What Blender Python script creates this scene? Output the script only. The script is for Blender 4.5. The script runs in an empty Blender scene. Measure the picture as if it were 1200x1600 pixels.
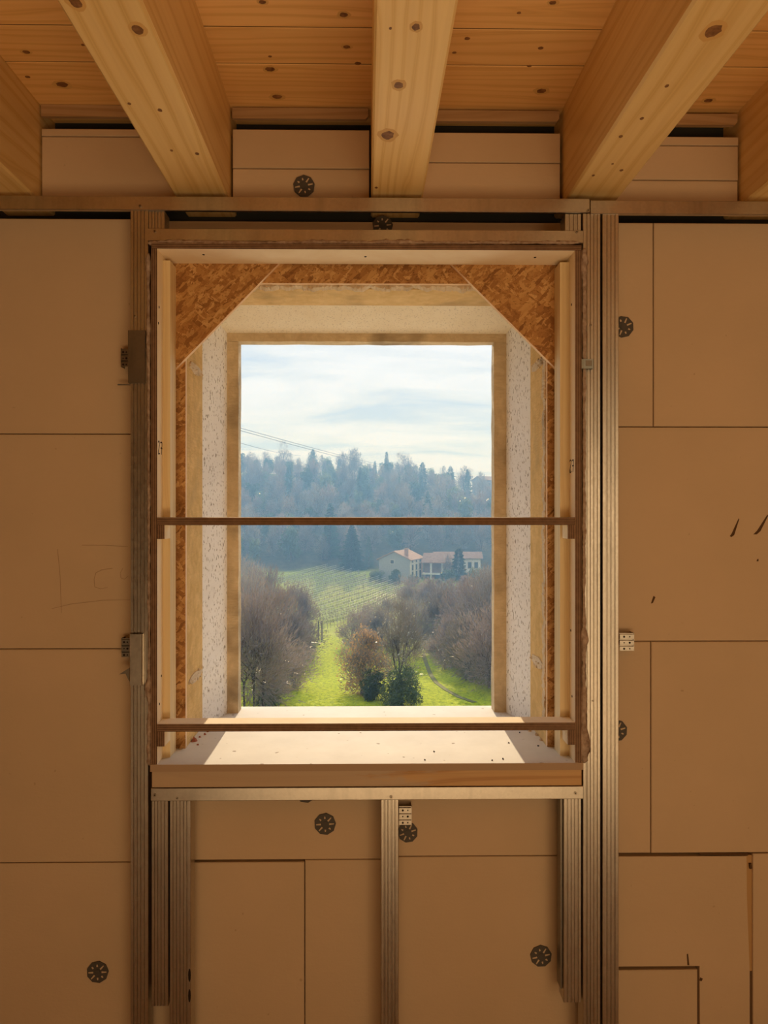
import bpy, bmesh, math, random
from mathutils import Vector, Matrix, noise as mnoise

# ------------------------------------------------------------------ camera
F = 1100.0                 # focal length in pixels of the 1200x1600 frame
EYE = Vector((0.0, -1.971, 1.60))
YAW = 0.0125
PX, PY = 585.75, 800.0     # principal point
scn = bpy.context.scene
col = scn.collection
cam_d = bpy.data.cameras.new('camera')
cam_d.sensor_fit = 'VERTICAL'
cam_d.sensor_height = 36.0
cam_d.lens = F * 36.0 / 1600.0
cam_d.shift_x = (600.0 - PX) / 1600.0
cam_d.clip_end = 3000
cam = bpy.data.objects.new('camera', cam_d)
col.objects.link(cam)
cam.location = EYE
cam.rotation_euler = (math.pi / 2, 0, -YAW)
scn.camera = cam

# ------------------------------------------------------------------ colour management
vs = scn.view_settings
vs.view_transform = 'Standard'
vs.look = 'None'
vs.exposure = 0.0
vs.gamma = 1.0
vs.use_curve_mapping = False

# ------------------------------------------------------------------ world: thin bright winter overcast
SUN_EL = math.radians(21.5)
SUN_AZ = math.radians(0.6)      # to the right of the window's normal
world = bpy.data.worlds.new('world')
scn.world = world
world.use_nodes = True
nt = world.node_tree
nt.nodes.clear()
def wn(t, **k):
    n = nt.nodes.new(t)
    for a, b in k.items():
        setattr(n, a, b)
    return n
tc = wn('ShaderNodeTexCoord')
sep = wn('ShaderNodeSeparateXYZ')
nt.links.new(tc.outputs['Generated'], sep.inputs[0])
zz = wn('ShaderNodeMath', operation='MAXIMUM'); zz.inputs[1].default_value = 0.0
nt.links.new(sep.outputs['Z'], zz.inputs[0])
za = wn('ShaderNodeMath', operation='ADD'); za.inputs[1].default_value = 0.13
nt.links.new(zz.outputs[0], za.inputs[0])
dx = wn('ShaderNodeMath', operation='DIVIDE'); dy = wn('ShaderNodeMath', operation='DIVIDE')
nt.links.new(sep.outputs['X'], dx.inputs[0]); nt.links.new(za.outputs[0], dx.inputs[1])
nt.links.new(sep.outputs['Y'], dy.inputs[0]); nt.links.new(za.outputs[0], dy.inputs[1])
comb = wn('ShaderNodeCombineXYZ')
nt.links.new(dx.outputs[0], comb.inputs[0]); nt.links.new(dy.outputs[0], comb.inputs[1])
mp = wn('ShaderNodeMapping'); mp.inputs['Scale'].default_value = (0.6, 1.15, 1.0); mp.inputs['Rotation'].default_value = (0, 0, 0.22)
nt.links.new(comb.outputs[0], mp.inputs[0])
ns = wn('ShaderNodeTexNoise'); ns.inputs['Scale'].default_value = 1.7; ns.inputs['Detail'].default_value = 7; ns.inputs['Roughness'].default_value = 0.55
ns.inputs['Distortion'].default_value = 0.5
nt.links.new(mp.outputs[0], ns.inputs['Vector'])
cr = wn('ShaderNodeValToRGB')
cr.color_ramp.elements[0].position = 0.36; cr.color_ramp.elements[0].color = (0.60, 0.71, 0.88, 1)
cr.color_ramp.elements[1].position = 0.60; cr.color_ramp.elements[1].color = (0.92, 0.955, 1.03, 1)
e = cr.color_ramp.elements.new(0.48); e.color = (0.80, 0.86, 0.94, 1)
nt.links.new(ns.outputs['Fac'], cr.inputs[0])
bg = wn('ShaderNodeBackground'); bg.inputs['Strength'].default_value = 1.03
nt.links.new(cr.outputs[0], bg.inputs[0])
wo = wn('ShaderNodeOutputWorld')
nt.links.new(bg.outputs[0], wo.inputs[0])

# ------------------------------------------------------------------ sun and two added fill lights behind the camera
sun_d = bpy.data.lights.new('sun', 'SUN')
sun_d.energy = 5.9
sun_d.angle = math.radians(0.6)
sun_d.color = (1.0, 0.87, 0.66)
sun = bpy.data.objects.new('sun', sun_d)
col.objects.link(sun)
sdir = Vector((math.sin(SUN_AZ) * math.cos(SUN_EL), math.cos(SUN_AZ) * math.cos(SUN_EL), math.sin(SUN_EL)))
sun.rotation_euler = sdir.to_track_quat('Z', 'Y').to_euler()
sun.location = (0, 40, 20)

def area(name, loc, target, sx, sy, energy, color):
    d = bpy.data.lights.new(name, 'AREA')
    d.shape = 'RECTANGLE'; d.size = sx; d.size_y = sy
    d.energy = energy; d.color = color
    o = bpy.data.objects.new(name, d)
    col.objects.link(o)
    o.location = loc
    o.rotation_euler = (Vector(target) - Vector(loc)).to_track_quat('-Z', 'Y').to_euler()
    return o
area('floor_fill_light', (0.40, -3.1, 0.12), (0.40, -2.2, 2.4), 2.5, 1.9, 64, (1.0, 0.70, 0.38))  # added fill standing in for bounce off the sunlit floor
area('room_fill_light', (1.7, -4.2, 1.5), (0.9, 0.0, 1.2), 1.6, 1.6, 17, (1.0, 0.72, 0.41))  # added warm fill for the window wall, no lamp stands here

# ------------------------------------------------------------------ helpers
random.seed(7)
def at(px, py, Y):
    """world point where the photograph's pixel meets the vertical plane at this Y"""
    cx = (px - PX) / F; cz = (PY - py) / F
    wx = cx * math.cos(YAW) + math.sin(YAW)
    wy = -cx * math.sin(YAW) + math.cos(YAW)
    t = (Y - EYE.y) / wy
    return Vector((EYE.x + wx * t, Y, EYE.z + cz * t))
def ax(px, Y, py=800): return at(px, py, Y).x
def az(py, Y, px=572): return at(px, py, Y).z

class MB:
    def __init__(s): s.v = []; s.f = []; s.m = []
    def add(s, vs_, fs, mi=0):
        b = len(s.v); s.v.extend([tuple(p) for p in vs_])
        for f in fs: s.f.append(tuple(b + i for i in f)); s.m.append(mi)
        return s
    def box(s, x0, x1, y0, y1, z0, z1, mi=0):
        return s.add([(x0,y0,z0),(x1,y0,z0),(x1,y1,z0),(x0,y1,z0),(x0,y0,z1),(x1,y0,z1),(x1,y1,z1),(x0,y1,z1)],
              [(0,3,2,1),(4,5,6,7),(0,1,5,4),(1,2,6,5),(2,3,7,6),(3,0,4,7)], mi)
    def cbox(s, x0, x1, y0, y1, z0, z1, c=0.002, mi=0):
        """box whose four edges around the room face (y0) are chamfered"""
        v = [(x0+c,y0,z0+c),(x1-c,y0,z0+c),(x1-c,y0,z1-c),(x0+c,y0,z1-c),
             (x0,y0+c,z0),(x1,y0+c,z0),(x1,y0+c,z1),(x0,y0+c,z1),
             (x0,y1,z0),(x1,y1,z0),(x1,y1,z1),(x0,y1,z1)]
        f = [(0,1,2,3),(0,4,5,1),(1,5,6,2),(2,6,7,3),(3,7,4,0),(4,8,9,5),(5,9,10,6),(6,10,11,7),(7,11,8,4),(8,11,10,9)]
        return s.add(v, f, mi)
    def prism(s, pts, axis, a0, a1, mi=0):
        """closed polygon (u,v) extruded along axis 0/1/2"""
        n = len(pts)
        def mk(u, w, a):
            return (a,u,w) if axis == 0 else ((u,a,w) if axis == 1 else (u,w,a))
        vv = [mk(u,w,a0) for u,w in pts] + [mk(u,w,a1) for u,w in pts]
        ff = [tuple(range(n)), tuple(range(2*n-1, n-1, -1))]
        for i in range(n):
            j = (i+1) % n
            ff.append((i, i+n, j+n, j))
        return s.add(vv, ff, mi)
    def sheet(s, pts, axis, a0, a1, mi=0):
        """open polyline extruded along axis (thin folded metal, thickness from a modifier)"""
        n = len(pts)
        def mk(u, w, a):
            return (a,u,w) if axis == 0 else ((u,a,w) if axis == 1 else (u,w,a))
        vv = [mk(u,w,a0) for u,w in pts] + [mk(u,w,a1) for u,w in pts]
        return s.add(vv, [(i, i+1, i+1+n, i+n) for i in range(n-1)], mi)
    def tube(s, p, q, r0, r1=None, n=6, mi=0, caps=True):
        p = Vector(p); q = Vector(q); r1 = r0 if r1 is None else r1
        d = (q - p)
        if d.length < 1e-7: return s
        d.normalize()
        a = d.orthogonal().normalized(); b = d.cross(a)
        vv = []
        for c, r in ((p, r0), (q, r1)):
            for k in range(n):
                t = 2*math.pi*k/n
                vv.append(c + a*(r*math.cos(t)) + b*(r*math.sin(t)))
        ff = [(k, (k+1) % n, (k+1) % n + n, k+n) for k in range(n)]
        if caps: ff += [tuple(range(n-1,-1,-1)), tuple(range(n, 2*n))]
        return s.add(vv, ff, mi)
    def disc(s, c, r, y0, y1, n=10, rot=0.0, mi=0):
        pts = [(c[0]+r*math.cos(2*math.pi*k/n+rot), c[1]+r*math.sin(2*math.pi*k/n+rot)) for k in range(n)]
        return s.prism(pts, 1, y1, y0, mi)

ORG = {}
def obj(name, mb, mat, parent=None, origin=None, solid=0.0, local=False, smooth=False):
    me = bpy.data.meshes.new(name)
    if local:
        og = Vector((0,0,0))
    elif origin is not None:
        og = Vector(origin)
    else:
        xs = [p[0] for p in mb.v]; ys = [p[1] for p in mb.v]; zs = [p[2] for p in mb.v]
        og = Vector(((min(xs)+max(xs))/2, (min(ys)+max(ys))/2, min(zs)))
    me.from_pydata([(p[0]-og.x, p[1]-og.y, p[2]-og.z) for p in mb.v], [], mb.f)
    mats = mat if isinstance(mat, (list, tuple)) else [mat]
    for m in mats: me.materials.append(m)
    if len(mats) > 1: me.polygons.foreach_set('material_index', mb.m)
    bm = bmesh.new(); bm.from_mesh(me)
    if len(bm.faces) < 20000: bmesh.ops.recalc_face_normals(bm, faces=bm.faces)
    bm.to_mesh(me); bm.free()
    if smooth: me.polygons.foreach_set('use_smooth', [True]*len(me.polygons))
    o = bpy.data.objects.new(name, me)
    col.objects.link(o)
    if parent is not None:
        o.parent = parent
        o.location = og - (Vector((0,0,0)) if local else ORG.get(parent.name, Vector((0,0,0))))
    else:
        o.location = og
    ORG[o.name] = og
    if solid:
        md = o.modifiers.new('thickness', 'SOLIDIFY'); md.thickness = solid; md.offset = 0
    return o
def empty(name, loc=(0,0,0), rz=0.0, parent=None):
    o = bpy.data.objects.new(name, None)
    col.objects.link(o)
    o.empty_display_size = 0.1
    o.location = loc; o.rotation_euler = (0,0,rz)
    if parent is not None: o.parent = parent
    ORG[o.name] = Vector(loc)
    return o
def tag(o, label=None, cat=None, group=None, kind=None):
    if label: o['label'] = label
    if cat: o['category'] = cat
    if group: o['group'] = group
    if kind: o['kind'] = kind
    return o

# ------------------------------------------------------------------ materials
class NT:
    def __init__(s, name):
        s.m = bpy.data.materials.new(name); s.m.use_nodes = True
        s.t = s.m.node_tree
        s.b = s.t.nodes['Principled BSDF']
        s.out = s.t.nodes['Material Output']
    def n(s, typ, ins=None, **k):
        x = s.t.nodes.new(typ)
        for a, b in k.items(): setattr(x, a, b)
        for a, b in (ins or {}).items():
            if hasattr(b, 'links') or hasattr(b, 'is_linked'): s.t.links.new(b, x.inputs[a])
            else: x.inputs[a].default_value = b
        return x
    def link(s, a, b): s.t.links.new(a, b)
    def coords(s, scale=(1,1,1), rot=(0,0,0), rand=7.0):
        t = s.n('ShaderNodeTexCoord'); src = t.outputs['Object']
        if rand:
            oi = s.n('ShaderNodeObjectInfo')
            mu = s.n('ShaderNodeMath', {0: oi.outputs['Random'], 1: rand}, operation='MULTIPLY')
            ad = s.n('ShaderNodeVectorMath', {0: src, 1: mu.outputs[0]}, operation='ADD')
            src = ad.outputs[0]
        m = s.n('ShaderNodeMapping', {'Vector': src, 'Scale': scale, 'Rotation': rot})
        return m.outputs[0]
    def noise(s, vec, scale, detail=4, rough=0.5, dist=0.0):
        return s.n('ShaderNodeTexNoise', {'Vector': vec, 'Scale': scale, 'Detail': detail, 'Roughness': rough, 'Distortion': dist}).outputs['Fac']
    def ramp(s, fac, stops, interp='LINEAR'):
        r = s.n('ShaderNodeValToRGB', {0: fac})
        cr = r.color_ramp; cr.interpolation = interp
        cr.elements[0].position = stops[0][0]; cr.elements[0].color = (*stops[0][1], 1)
        cr.elements[1].position = stops[-1][0]; cr.elements[1].color = (*stops[-1][1], 1)
        for p, c in stops[1:-1]:
            el = cr.elements.new(p); el.color = (*c, 1)
        return r.outputs[0]
    def mix(s, fac, a, b, mode='MIX'):
        x = s.n('ShaderNodeMix', data_type='RGBA', blend_type=mode)
        for i, v in ((0, fac), (6, a), (7, b)):
            if hasattr(v, 'is_linked'): s.t.links.new(v, x.inputs[i])
            else: x.inputs[i].default_value = v if i == 0 else (*v, 1) if len(v) == 3 else v
        return x.outputs[2]
    def bump(s, h, strength=0.3, dist=0.01):
        b = s.n('ShaderNodeBump', {'Height': h, 'Strength': strength, 'Distance': dist})
        s.link(b.outputs[0], s.b.inputs['Normal'])
    def done(s, color, rough=0.6, metal=0.0, spec=0.3):
        if hasattr(color, 'is_linked'): s.link(color, s.b.inputs['Base Color'])
        else: s.b.inputs['Base Color'].default_value = (*color, 1)
        if hasattr(rough, 'is_linked'): s.link(rough, s.b.inputs['Roughness'])
        else: s.b.inputs['Roughness'].default_value = rough
        s.b.inputs['Metallic'].default_value = metal
        s.b.inputs['Specular IOR Level'].default_value = spec
        return s.m

def flat(name, c, rough=0.7, metal=0.0, spec=0.3):
    return NT(name).done(c, rough, metal, spec)

def wood(name, light, mid, dark, axis, ring=22.0, knots=True, knot_scale=2.6, rough=0.5):
    """softwood; axis = the direction of the grain"""
    t = NT(name)
    sc = [1.0, 1.0, 1.0]; sc[axis] = 0.10
    v = t.coords(tuple(sc))
    v1 = t.coords((1,1,1))
    warp = t.n('ShaderNodeTexNoise', {'Vector': v, 'Scale': 5.0, 'Detail': 2})
    wv = t.n('ShaderNodeVectorMath', {0: warp.outputs['Color'], 1: (0.16,0.16,0.16)}, operation='MULTIPLY')
    vv = t.n('ShaderNodeVectorMath', {0: v, 1: wv.outputs[0]}, operation='ADD').outputs[0]
    # knots
    kd = None
    if knots:
        # the knots of a face are branches running square to it
        def vor_for(flat_axis):
            ks = [1.0,1.0,1.0]; ks[axis] = 0.55; ks[flat_axis] = 0.02
            return t.n('ShaderNodeTexVoronoi', {'Vector': t.coords(tuple(ks), rand=13.0), 'Scale': knot_scale, 'Randomness': 1.0})
        if axis == 1:
            gn = t.n('ShaderNodeNewGeometry')
            nz_ = t.n('ShaderNodeMath', {0: t.n('ShaderNodeSeparateXYZ', {0: gn.outputs['Normal']}).outputs['Z']}, operation='ABSOLUTE')
            isz = t.n('ShaderNodeMath', {0: nz_.outputs[0], 1: 0.6}, operation='GREATER_THAN').outputs[0]
            mxk = t.n('ShaderNodeMix', {0: isz, 2: vor_for(0).outputs['Distance'], 3: vor_for(2).outputs['Distance']}, data_type='FLOAT')
            kd_ = mxk.outputs[0]
        else:
            kd_ = vor_for(2).outputs['Distance']
        jit = t.n('ShaderNodeMath', {0: t.noise(v1, 9, 2), 1: 0.10}, operation='MULTIPLY')
        kd = t.n('ShaderNodeMath', {0: kd_, 1: jit.outputs[0]}, operation='ADD').outputs[0]
        pull = t.n('ShaderNodeMapRange', {'Value': kd, 'From Min': 0.0, 'From Max': 0.33, 'To Min': 0.16, 'To Max': 0.0}).outputs[0]
        vv = t.n('ShaderNodeVectorMath', {0: vv, 1: pull}, operation='ADD').outputs[0]
    w = t.n('ShaderNodeTexWave', {'Vector': vv, 'Scale': ring*0.55, 'Distortion': 5.0, 'Detail': 3, 'Detail Scale': 0.8},
            wave_type='RINGS', rings_direction='XYZ'[axis])
    fine_sc = [60.0,60.0,60.0]; fine_sc[axis] = 2.0
    fine = t.noise(t.coords(tuple(fine_sc)), 1.0, 3, 0.6)
    big = t.noise(v, 2.2, 3, 0.55)
    c = t.ramp(w.outputs['Fac'], [(0.0, light), (0.55, light), (0.85, mid), (0.97, tuple(0.5*a_+0.5*b_ for a_, b_ in zip(mid, dark))), (1.0, mid)])
    c = t.mix(t.n('ShaderNodeMapRange', {'Value': fine, 'From Min': 0.35, 'From Max': 0.7, 'To Min': 0.0, 'To Max': 0.35}).outputs[0], c, dark)
    c = t.mix(t.n('ShaderNodeMapRange', {'Value': big, 'From Min': 0.3, 'From Max': 0.7, 'To Min': 0.0, 'To Max': 0.5}).outputs[0], c, light)
    oi = t.n('ShaderNodeObjectInfo')
    br = t.n('ShaderNodeMapRange', {'Value': oi.outputs['Random'], 'To Min': 0.86, 'To Max': 1.08}).outputs[0]
    c = t.mix(1.0, c, t.n('ShaderNodeCombineColor', {0: br, 1: br, 2: br}).outputs[0], 'MULTIPLY')
    if knots:
        kf = t.n('ShaderNodeMapRange', {'Value': kd, 'From Min': 0.115, 'From Max': 0.14, 'To Min': 1.0, 'To Max': 0.0}).outputs[0]
        halo = t.n('ShaderNodeMapRange', {'Value': kd, 'From Min': 0.12, 'From Max': 0.24, 'To Min': 0.6, 'To Max': 0.0}).outputs[0]
        c = t.mix(halo, c, mid)
        kcol = t.ramp(t.noise(v1, 40, 2), [(0.3, (0.10,0.035,0.012)), (0.7, (0.22,0.085,0.03))])
        c = t.mix(kf, c, kcol)
    t.bump(fine, 0.08, 0.002)
    return t.done(c, rough, 0, 0.35)

M = {}
M['beam'] = wood('spruce_beam', (0.96,0.68,0.30), (0.89,0.59,0.225), (0.70,0.41,0.13), 1, 20, False, 3.2, 0.45)
M['plank'] = wood('spruce_planks', (0.90,0.55,0.215), (0.82,0.475,0.165), (0.62,0.32,0.095), 0, 30, False, 3.6, 0.42)
M['batten_wood'] = wood('pale_batten', (0.88,0.70,0.41), (0.82,0.62,0.34), (0.66,0.46,0.22), 2, 26, False)
M['timber'] = wood('sill_timber', (0.66,0.40,0.17), (0.55,0.30,0.11), (0.36,0.17,0.05), 0, 26, False)
def smeared():
    m = M['timber']; t = NT.__new__(NT); t.m = m; t.t = m.node_tree; t.b = t.t.nodes['Principled BSDF']; t.out = t.t.nodes['Material Output']
    old = t.b.inputs['Base Color'].links[0].from_socket
    sx_ = t.n('ShaderNodeSeparateXYZ', {0: t.n('ShaderNodeTexCoord').outputs['Object']}).outputs['X']
    nn = t.noise(t.coords((2,2,9), rand=0), 5, 5, 0.65)
    f = t.n('ShaderNodeMath', {0: t.n('ShaderNodeMath', {0: nn, 1: 0.6}, operation='MULTIPLY').outputs[0], 1: sx_}, operation='SUBTRACT').outputs[0]
    f = t.n('ShaderNodeMapRange', {'Value': f, 'From Min': 0.14, 'From Max': 0.26, 'To Min': 0.0, 'To Max': 0.85}).outputs[0]
    t.link(t.mix(f, old, (0.50,0.37,0.25)), t.b.inputs['Base Color'])
smeared()
M['wall_batten'] = wood('wall_batten', (0.50,0.32,0.17), (0.42,0.25,0.12), (0.28,0.15,0.06), 0, 26, False)

def ply_face():
    t = NT('plywood_face')
    v = t.coords((1,1,1))
    n = t.noise(t.coords((3,3,0.7)), 3.0, 4, 0.6, 1.0)
    c = t.ramp(n, [(0.3, (0.86,0.70,0.48)), (0.7, (0.93,0.80,0.59))])
    t.bump(t.noise(v, 120, 2), 0.05, 0.002)
    return t.done(c, 0.85, 0, 0.08)
M['ply'] = ply_face()
def ply_edge(name, axis):
    """dark glued layers seen on the cut edge, running across the given axis"""
    t = NT(name)
    tcn = t.n('ShaderNodeTexCoord')
    s = t.n('ShaderNodeSeparateXYZ', {0: tcn.outputs['Object']})
    f = t.n('ShaderNodeMath', {0: s.outputs['XYZ'[axis]], 1: 205.0}, operation='MULTIPLY').outputs[0]
    f = t.n('ShaderNodeMath', {0: f}, operation='FRACT').outputs[0]
    c = t.ramp(f, [(0.0, (0.08,0.04,0.022)), (0.42, (0.10,0.05,0.028)), (0.5, (0.30,0.18,0.10)), (0.95, (0.26,0.15,0.08)), (1.0, (0.08,0.04,0.022))])
    c = t.mix(0.25, c, t.ramp(t.noise(t.coords((1,1,1)), 60, 3), [(0.3, (0.08,0.04,0.025)), (0.7, (0.32,0.19,0.11))]))
    return t.done(c, 0.7)
M['ply_edge_x'] = ply_edge('plywood_edge_upright', 0)
M['ply_edge_z'] = ply_edge('plywood_edge_level', 2)

def osb():
    t = NT('oriented_strand_board')
    base = None
    for i, (rot, sc) in enumerate([(0.2, (26,1,70)), (1.25, (24,1,75)), (-0.65, (30,1,95)), (0.75, (40,1,120))]):
        v = t.n('ShaderNodeMapping', {'Vector': t.coords((1,1,1), (0, rot, 0), rand=7.0+i), 'Scale': sc}).outputs[0]
        wn_ = t.n('ShaderNodeTexNoise', {'Vector': v, 'Scale': 0.9, 'Detail': 3})
        v2 = t.n('ShaderNodeVectorMath', {0: v, 1: t.n('ShaderNodeVectorMath', {0: wn_.outputs['Color'], 1: (2.2,2.2,2.2)}, operation='MULTIPLY').outputs[0]}, operation='ADD').outputs[0]
        vo = t.n('ShaderNodeTexVoronoi', {'Vector': v2, 'Scale': 1.0})
        sp = t.n('ShaderNodeSeparateColor', {0: vo.outputs['Color']})
        c = t.ramp(sp.outputs[0], [(0.0, (0.27,0.115,0.032)), (0.35, (0.43,0.20,0.06)), (0.7, (0.55,0.29,0.095)), (1.0, (0.68,0.40,0.16))])
        if base is None: base = c
        else:
            m = t.n('ShaderNodeMapRange', {'Value': sp.outputs[1], 'From Min': 0.48, 'From Max': 0.53}).outputs[0]
            base = t.mix(m, base, c)
    chips = t.noise(t.coords((1.4,1,2)), 110, 3, 0.65)
    base = t.mix(t.n('ShaderNodeMapRange', {'Value': chips, 'From Min': 0.58, 'From Max': 0.68, 'To Max': 0.75}).outputs[0], base, (0.13,0.045,0.014))
    t.bump(chips, 0.15, 0.003)
    return t.done(base, 0.55)
M['osb'] = osb()
M['osb_edge'] = flat('osb_cut_edge', (0.86,0.62,0.40), 0.8)

def eps():
    t = NT('insulation_board')
    n = t.noise(t.coords((1,1,1)), 3.0, 4, 0.55)
    c = t.ramp(n, [(0.3, (0.58,0.43,0.28)), (0.7, (0.63,0.465,0.305))])
    f = t.noise(t.coords((1,1,1)), 140, 2, 0.5)
    w = t.noise(t.coords((1,1,3)), 26, 3, 0.6)
    h = t.n('ShaderNodeMath', {0: f, 1: t.n('ShaderNodeMath', {0: w, 1: 2.2}, operation='MULTIPLY').outputs[0]}, operation='ADD').outputs[0]
    t.bump(h, 0.10, 0.004)
    sp = t.noise(t.coords((1,1,1)), 55, 1, 0.4)
    c = t.mix(t.n('ShaderNodeMapRange', {'Value': sp, 'From Min': 0.79, 'From Max': 0.83, 'To Max': 0.35}).outputs[0], c, (0.30,0.17,0.08))
    return t.done(c, 0.75, 0, 0.25)
M['eps'] = eps()
M['gouge'] = flat('gouge', (0.10,0.05,0.02), 0.9)  # also darkens the plank joints in place of shade
M['pencil'] = flat('faint_pencil', (0.42,0.28,0.17), 0.9)
M['marker'] = flat('marker_ink', (0.035,0.018,0.01), 0.8)

def galv(name, base, rough0, rough1, metal=0.85):
    t = NT(name)
    vo = t.n('ShaderNodeTexVoronoi', {'Vector': t.coords((1,1,1)), 'Scale': 160.0})
    sp = t.n('ShaderNodeSeparateColor', {0: vo.outputs['Color']})
    c = t.mix(t.n('ShaderNodeMapRange', {'Value': sp.outputs[0], 'To Min': 0.0, 'To Max': 0.5}).outputs[0], base, tuple(x*0.85 for x in base))
    st = t.noise(t.coords((8,8,1.2)), 3, 3, 0.6)
    c = t.mix(t.n('ShaderNodeMapRange', {'Value': st, 'From Min': 0.5, 'From Max': 0.75, 'To Max': 0.5}).outputs[0], c, tuple(x*0.6 for x in base))
    r = t.n('ShaderNodeMapRange', {'Value': sp.outputs[1], 'To Min': rough0, 'To Max': rough1}).outputs[0]
    return t.done(c, r, metal, 0.5)
M['galv'] = galv('galvanised_steel', (0.55,0.50,0.43), 0.30, 0.38, 1.0)
M['galv_dark'] = galv('dull_steel', (0.26,0.23,0.19), 0.40, 0.46, 1.0)
M['screw'] = flat('screw_steel', (0.35,0.30,0.24), 0.35, 0.9)
M['hole'] = flat('screw_hole', (0.02,0.012,0.008), 0.9)
M['anchor'] = flat('grey_plastic', (0.085,0.072,0.06), 0.6)
M['dark_gap'] = flat('masonry_and_joint_shade', (0.05,0.05,0.045), 0.95)

def foam_mat():
    t = NT('expanding_foam')
    n = t.noise(t.coords((1,1,1)), 60, 4, 0.6)
    c = t.ramp(n, [(0.3, (0.26,0.17,0.12)), (0.7, (0.55,0.42,0.33))])
    t.bump(n, 0.6, 0.006)
    return t.done(c, 0.9, 0, 0.1)
M['foam'] = foam_mat()

def sill_mat():
    t = NT('sill_board')
    n = t.noise(t.coords((1,1,1)), 9, 5, 0.6)
    c = t.ramp(n, [(0.3, (0.66,0.62,0.56)), (0.7, (0.74,0.70,0.64))])
    d = t.noise(t.coords((1,1,1)), 42, 1, 0.4)
    c = t.mix(t.n('ShaderNodeMapRange', {'Value': d, 'From Min': 0.73, 'From Max': 0.77, 'To Max': 0.8}).outputs[0], c, (0.22,0.15,0.10))
    return t.done(c, 0.72, 0, 0.06)
M['sill'] = sill_mat()
M['sill_edge'] = flat('sill_board_edge', (0.42,0.29,0.19), 0.7)

def stone(name, a, b, stain):
    t = NT(name)
    n = t.noise(t.coords((1,1,1)), 24, 5, 0.65, 0.6)
    c = t.ramp(n, [(0.3, a), (0.7, b)])
    r = t.noise(t.coords((30,30,160)), 1.0, 3, 0.6)
    c = t.mix(t.n('ShaderNodeMapRange', {'Value': r, 'From Min': 0.4, 'From Max': 0.7, 'To Max': 0.35}).outputs[0], c, a)
    s = t.noise(t.coords((1,1,1)), 5.0, 3, 0.6)
    c = t.mix(t.n('ShaderNodeMapRange', {'Value': s, 'From Min': 0.55, 'From Max': 0.75, 'To Max': 0.8}).outputs[0], c, stain)
    hh = t.n('ShaderNodeMath', {0: n, 1: r}, operation='ADD').outputs[0]
    t.bump(hh, 0.5, 0.008)
    return t.done(c, 0.85, 0, 0.15)
M['stone'] = stone('cut_stone', (0.54,0.41,0.25), (0.76,0.61,0.40), (0.26,0.20,0.13))
M['old_board'] = stone('rough_lining', (0.62,0.40,0.15), (0.84,0.58,0.26), (0.52,0.36,0.17))
M['lintel'] = stone('rough_lintel', (0.66,0.45,0.20), (0.82,0.60,0.31), (0.42,0.30,0.16))
M['rubble'] = stone('broken_mortar', (0.60,0.46,0.30), (0.80,0.66,0.48), (0.14,0.09,0.06))

def plaster(name, a, b, speck):
    t = NT(name)
    n = t.noise(t.coords((1,1,1)), 7, 5, 0.6)
    c = t.ramp(n, [(0.3, a), (0.7, b)])
    d = t.noise(t.coords((190,190,75)), 1.0, 2, 0.5)
    c = t.mix(t.n('ShaderNodeMapRange', {'Value': d, 'From Min': 0.60, 'From Max': 0.65, 'To Max': speck}).outputs[0], c, (0.25,0.20,0.15))
    t.bump(d, 0.4, 0.004)
    return t.done(c, 0.85, 0, 0.15)
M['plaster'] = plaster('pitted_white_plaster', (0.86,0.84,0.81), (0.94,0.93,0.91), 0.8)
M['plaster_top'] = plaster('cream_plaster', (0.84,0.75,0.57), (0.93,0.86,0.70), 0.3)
M['brick'] = flat('broken_brick', (0.36,0.12,0.07), 0.9)
M['floor'] = stone('screed_floor', (0.42,0.30,0.19), (0.52,0.38,0.25), (0.38,0.27,0.17))
M['room_wall'] = flat('bare_room_wall', (0.34,0.23,0.14), 0.85)

# ------------------------------------------------------------------ planes of the window wall (Y)
Y_PLY, Y_STUD, Y_BATT, Y_OSB = -0.106, -0.081, -0.053, 0.004
Y_LIN0, Y_LIN1, Y_STONE, Y_OUT = 0.034, 0.223, 0.366, 0.415

Z_CEIL = az(166, 0.0)
Z_BEAM = az(307, -0.04)
ROOM_B, ROOM_L, ROOM_R = -5.2, -2.6, 2.7

# ------------------------------------------------------------------ setting: floor, walls, ceiling
tag(obj('floor', MB().box(ROOM_L-.2, ROOM_R+.2, ROOM_B-.2, 0.42, -0.15, 0.0), M['floor']), 'bare warm screed floor of the room', kind='structure')
tag(obj('wall_back', MB().box(ROOM_L-.2, ROOM_R+.2, ROOM_B-.2, ROOM_B, 0, 3.0), M['room_wall']), 'plain insulated wall behind the camera', kind='structure')
tag(obj('wall_left', MB().box(ROOM_L-.2, ROOM_L, ROOM_B, 0.42, 0, 3.0), M['room_wall']), 'plain insulated side wall to the left', kind='structure')
tag(obj('wall_right', MB().box(ROOM_R, ROOM_R+.2, ROOM_B, 0.42, 0, 3.0), M['room_wall']), 'plain insulated side wall to the right', kind='structure')

XL = ax(292, Y_LIN0); XR = ax(853, Y_LIN0)        # inner faces of the lining
ZT = az(447, Y_LIN0); ZS = az(1193, Y_PLY)        # underside of the lintel, top of the sill
hx0, hx1, hz0, hz1 = XL-0.035, XR+0.035, ZS-0.03, ZT+0.04
w = MB()
w.box(ROOM_L, hx0, 0.10, 0.42, 0, 3.0); w.box(hx1, ROOM_R, 0.10, 0.42, 0, 3.0)
w.box(hx0, hx1, 0.10, 0.42, 0, hz0); w.box(hx0, hx1, 0.10, 0.42, hz1, 3.0)
wall = tag(obj('wall_front', w, M['dark_gap'], origin=(0,0.26,0)), 'window wall faced with beige rigid insulation boards', kind='structure')

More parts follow.
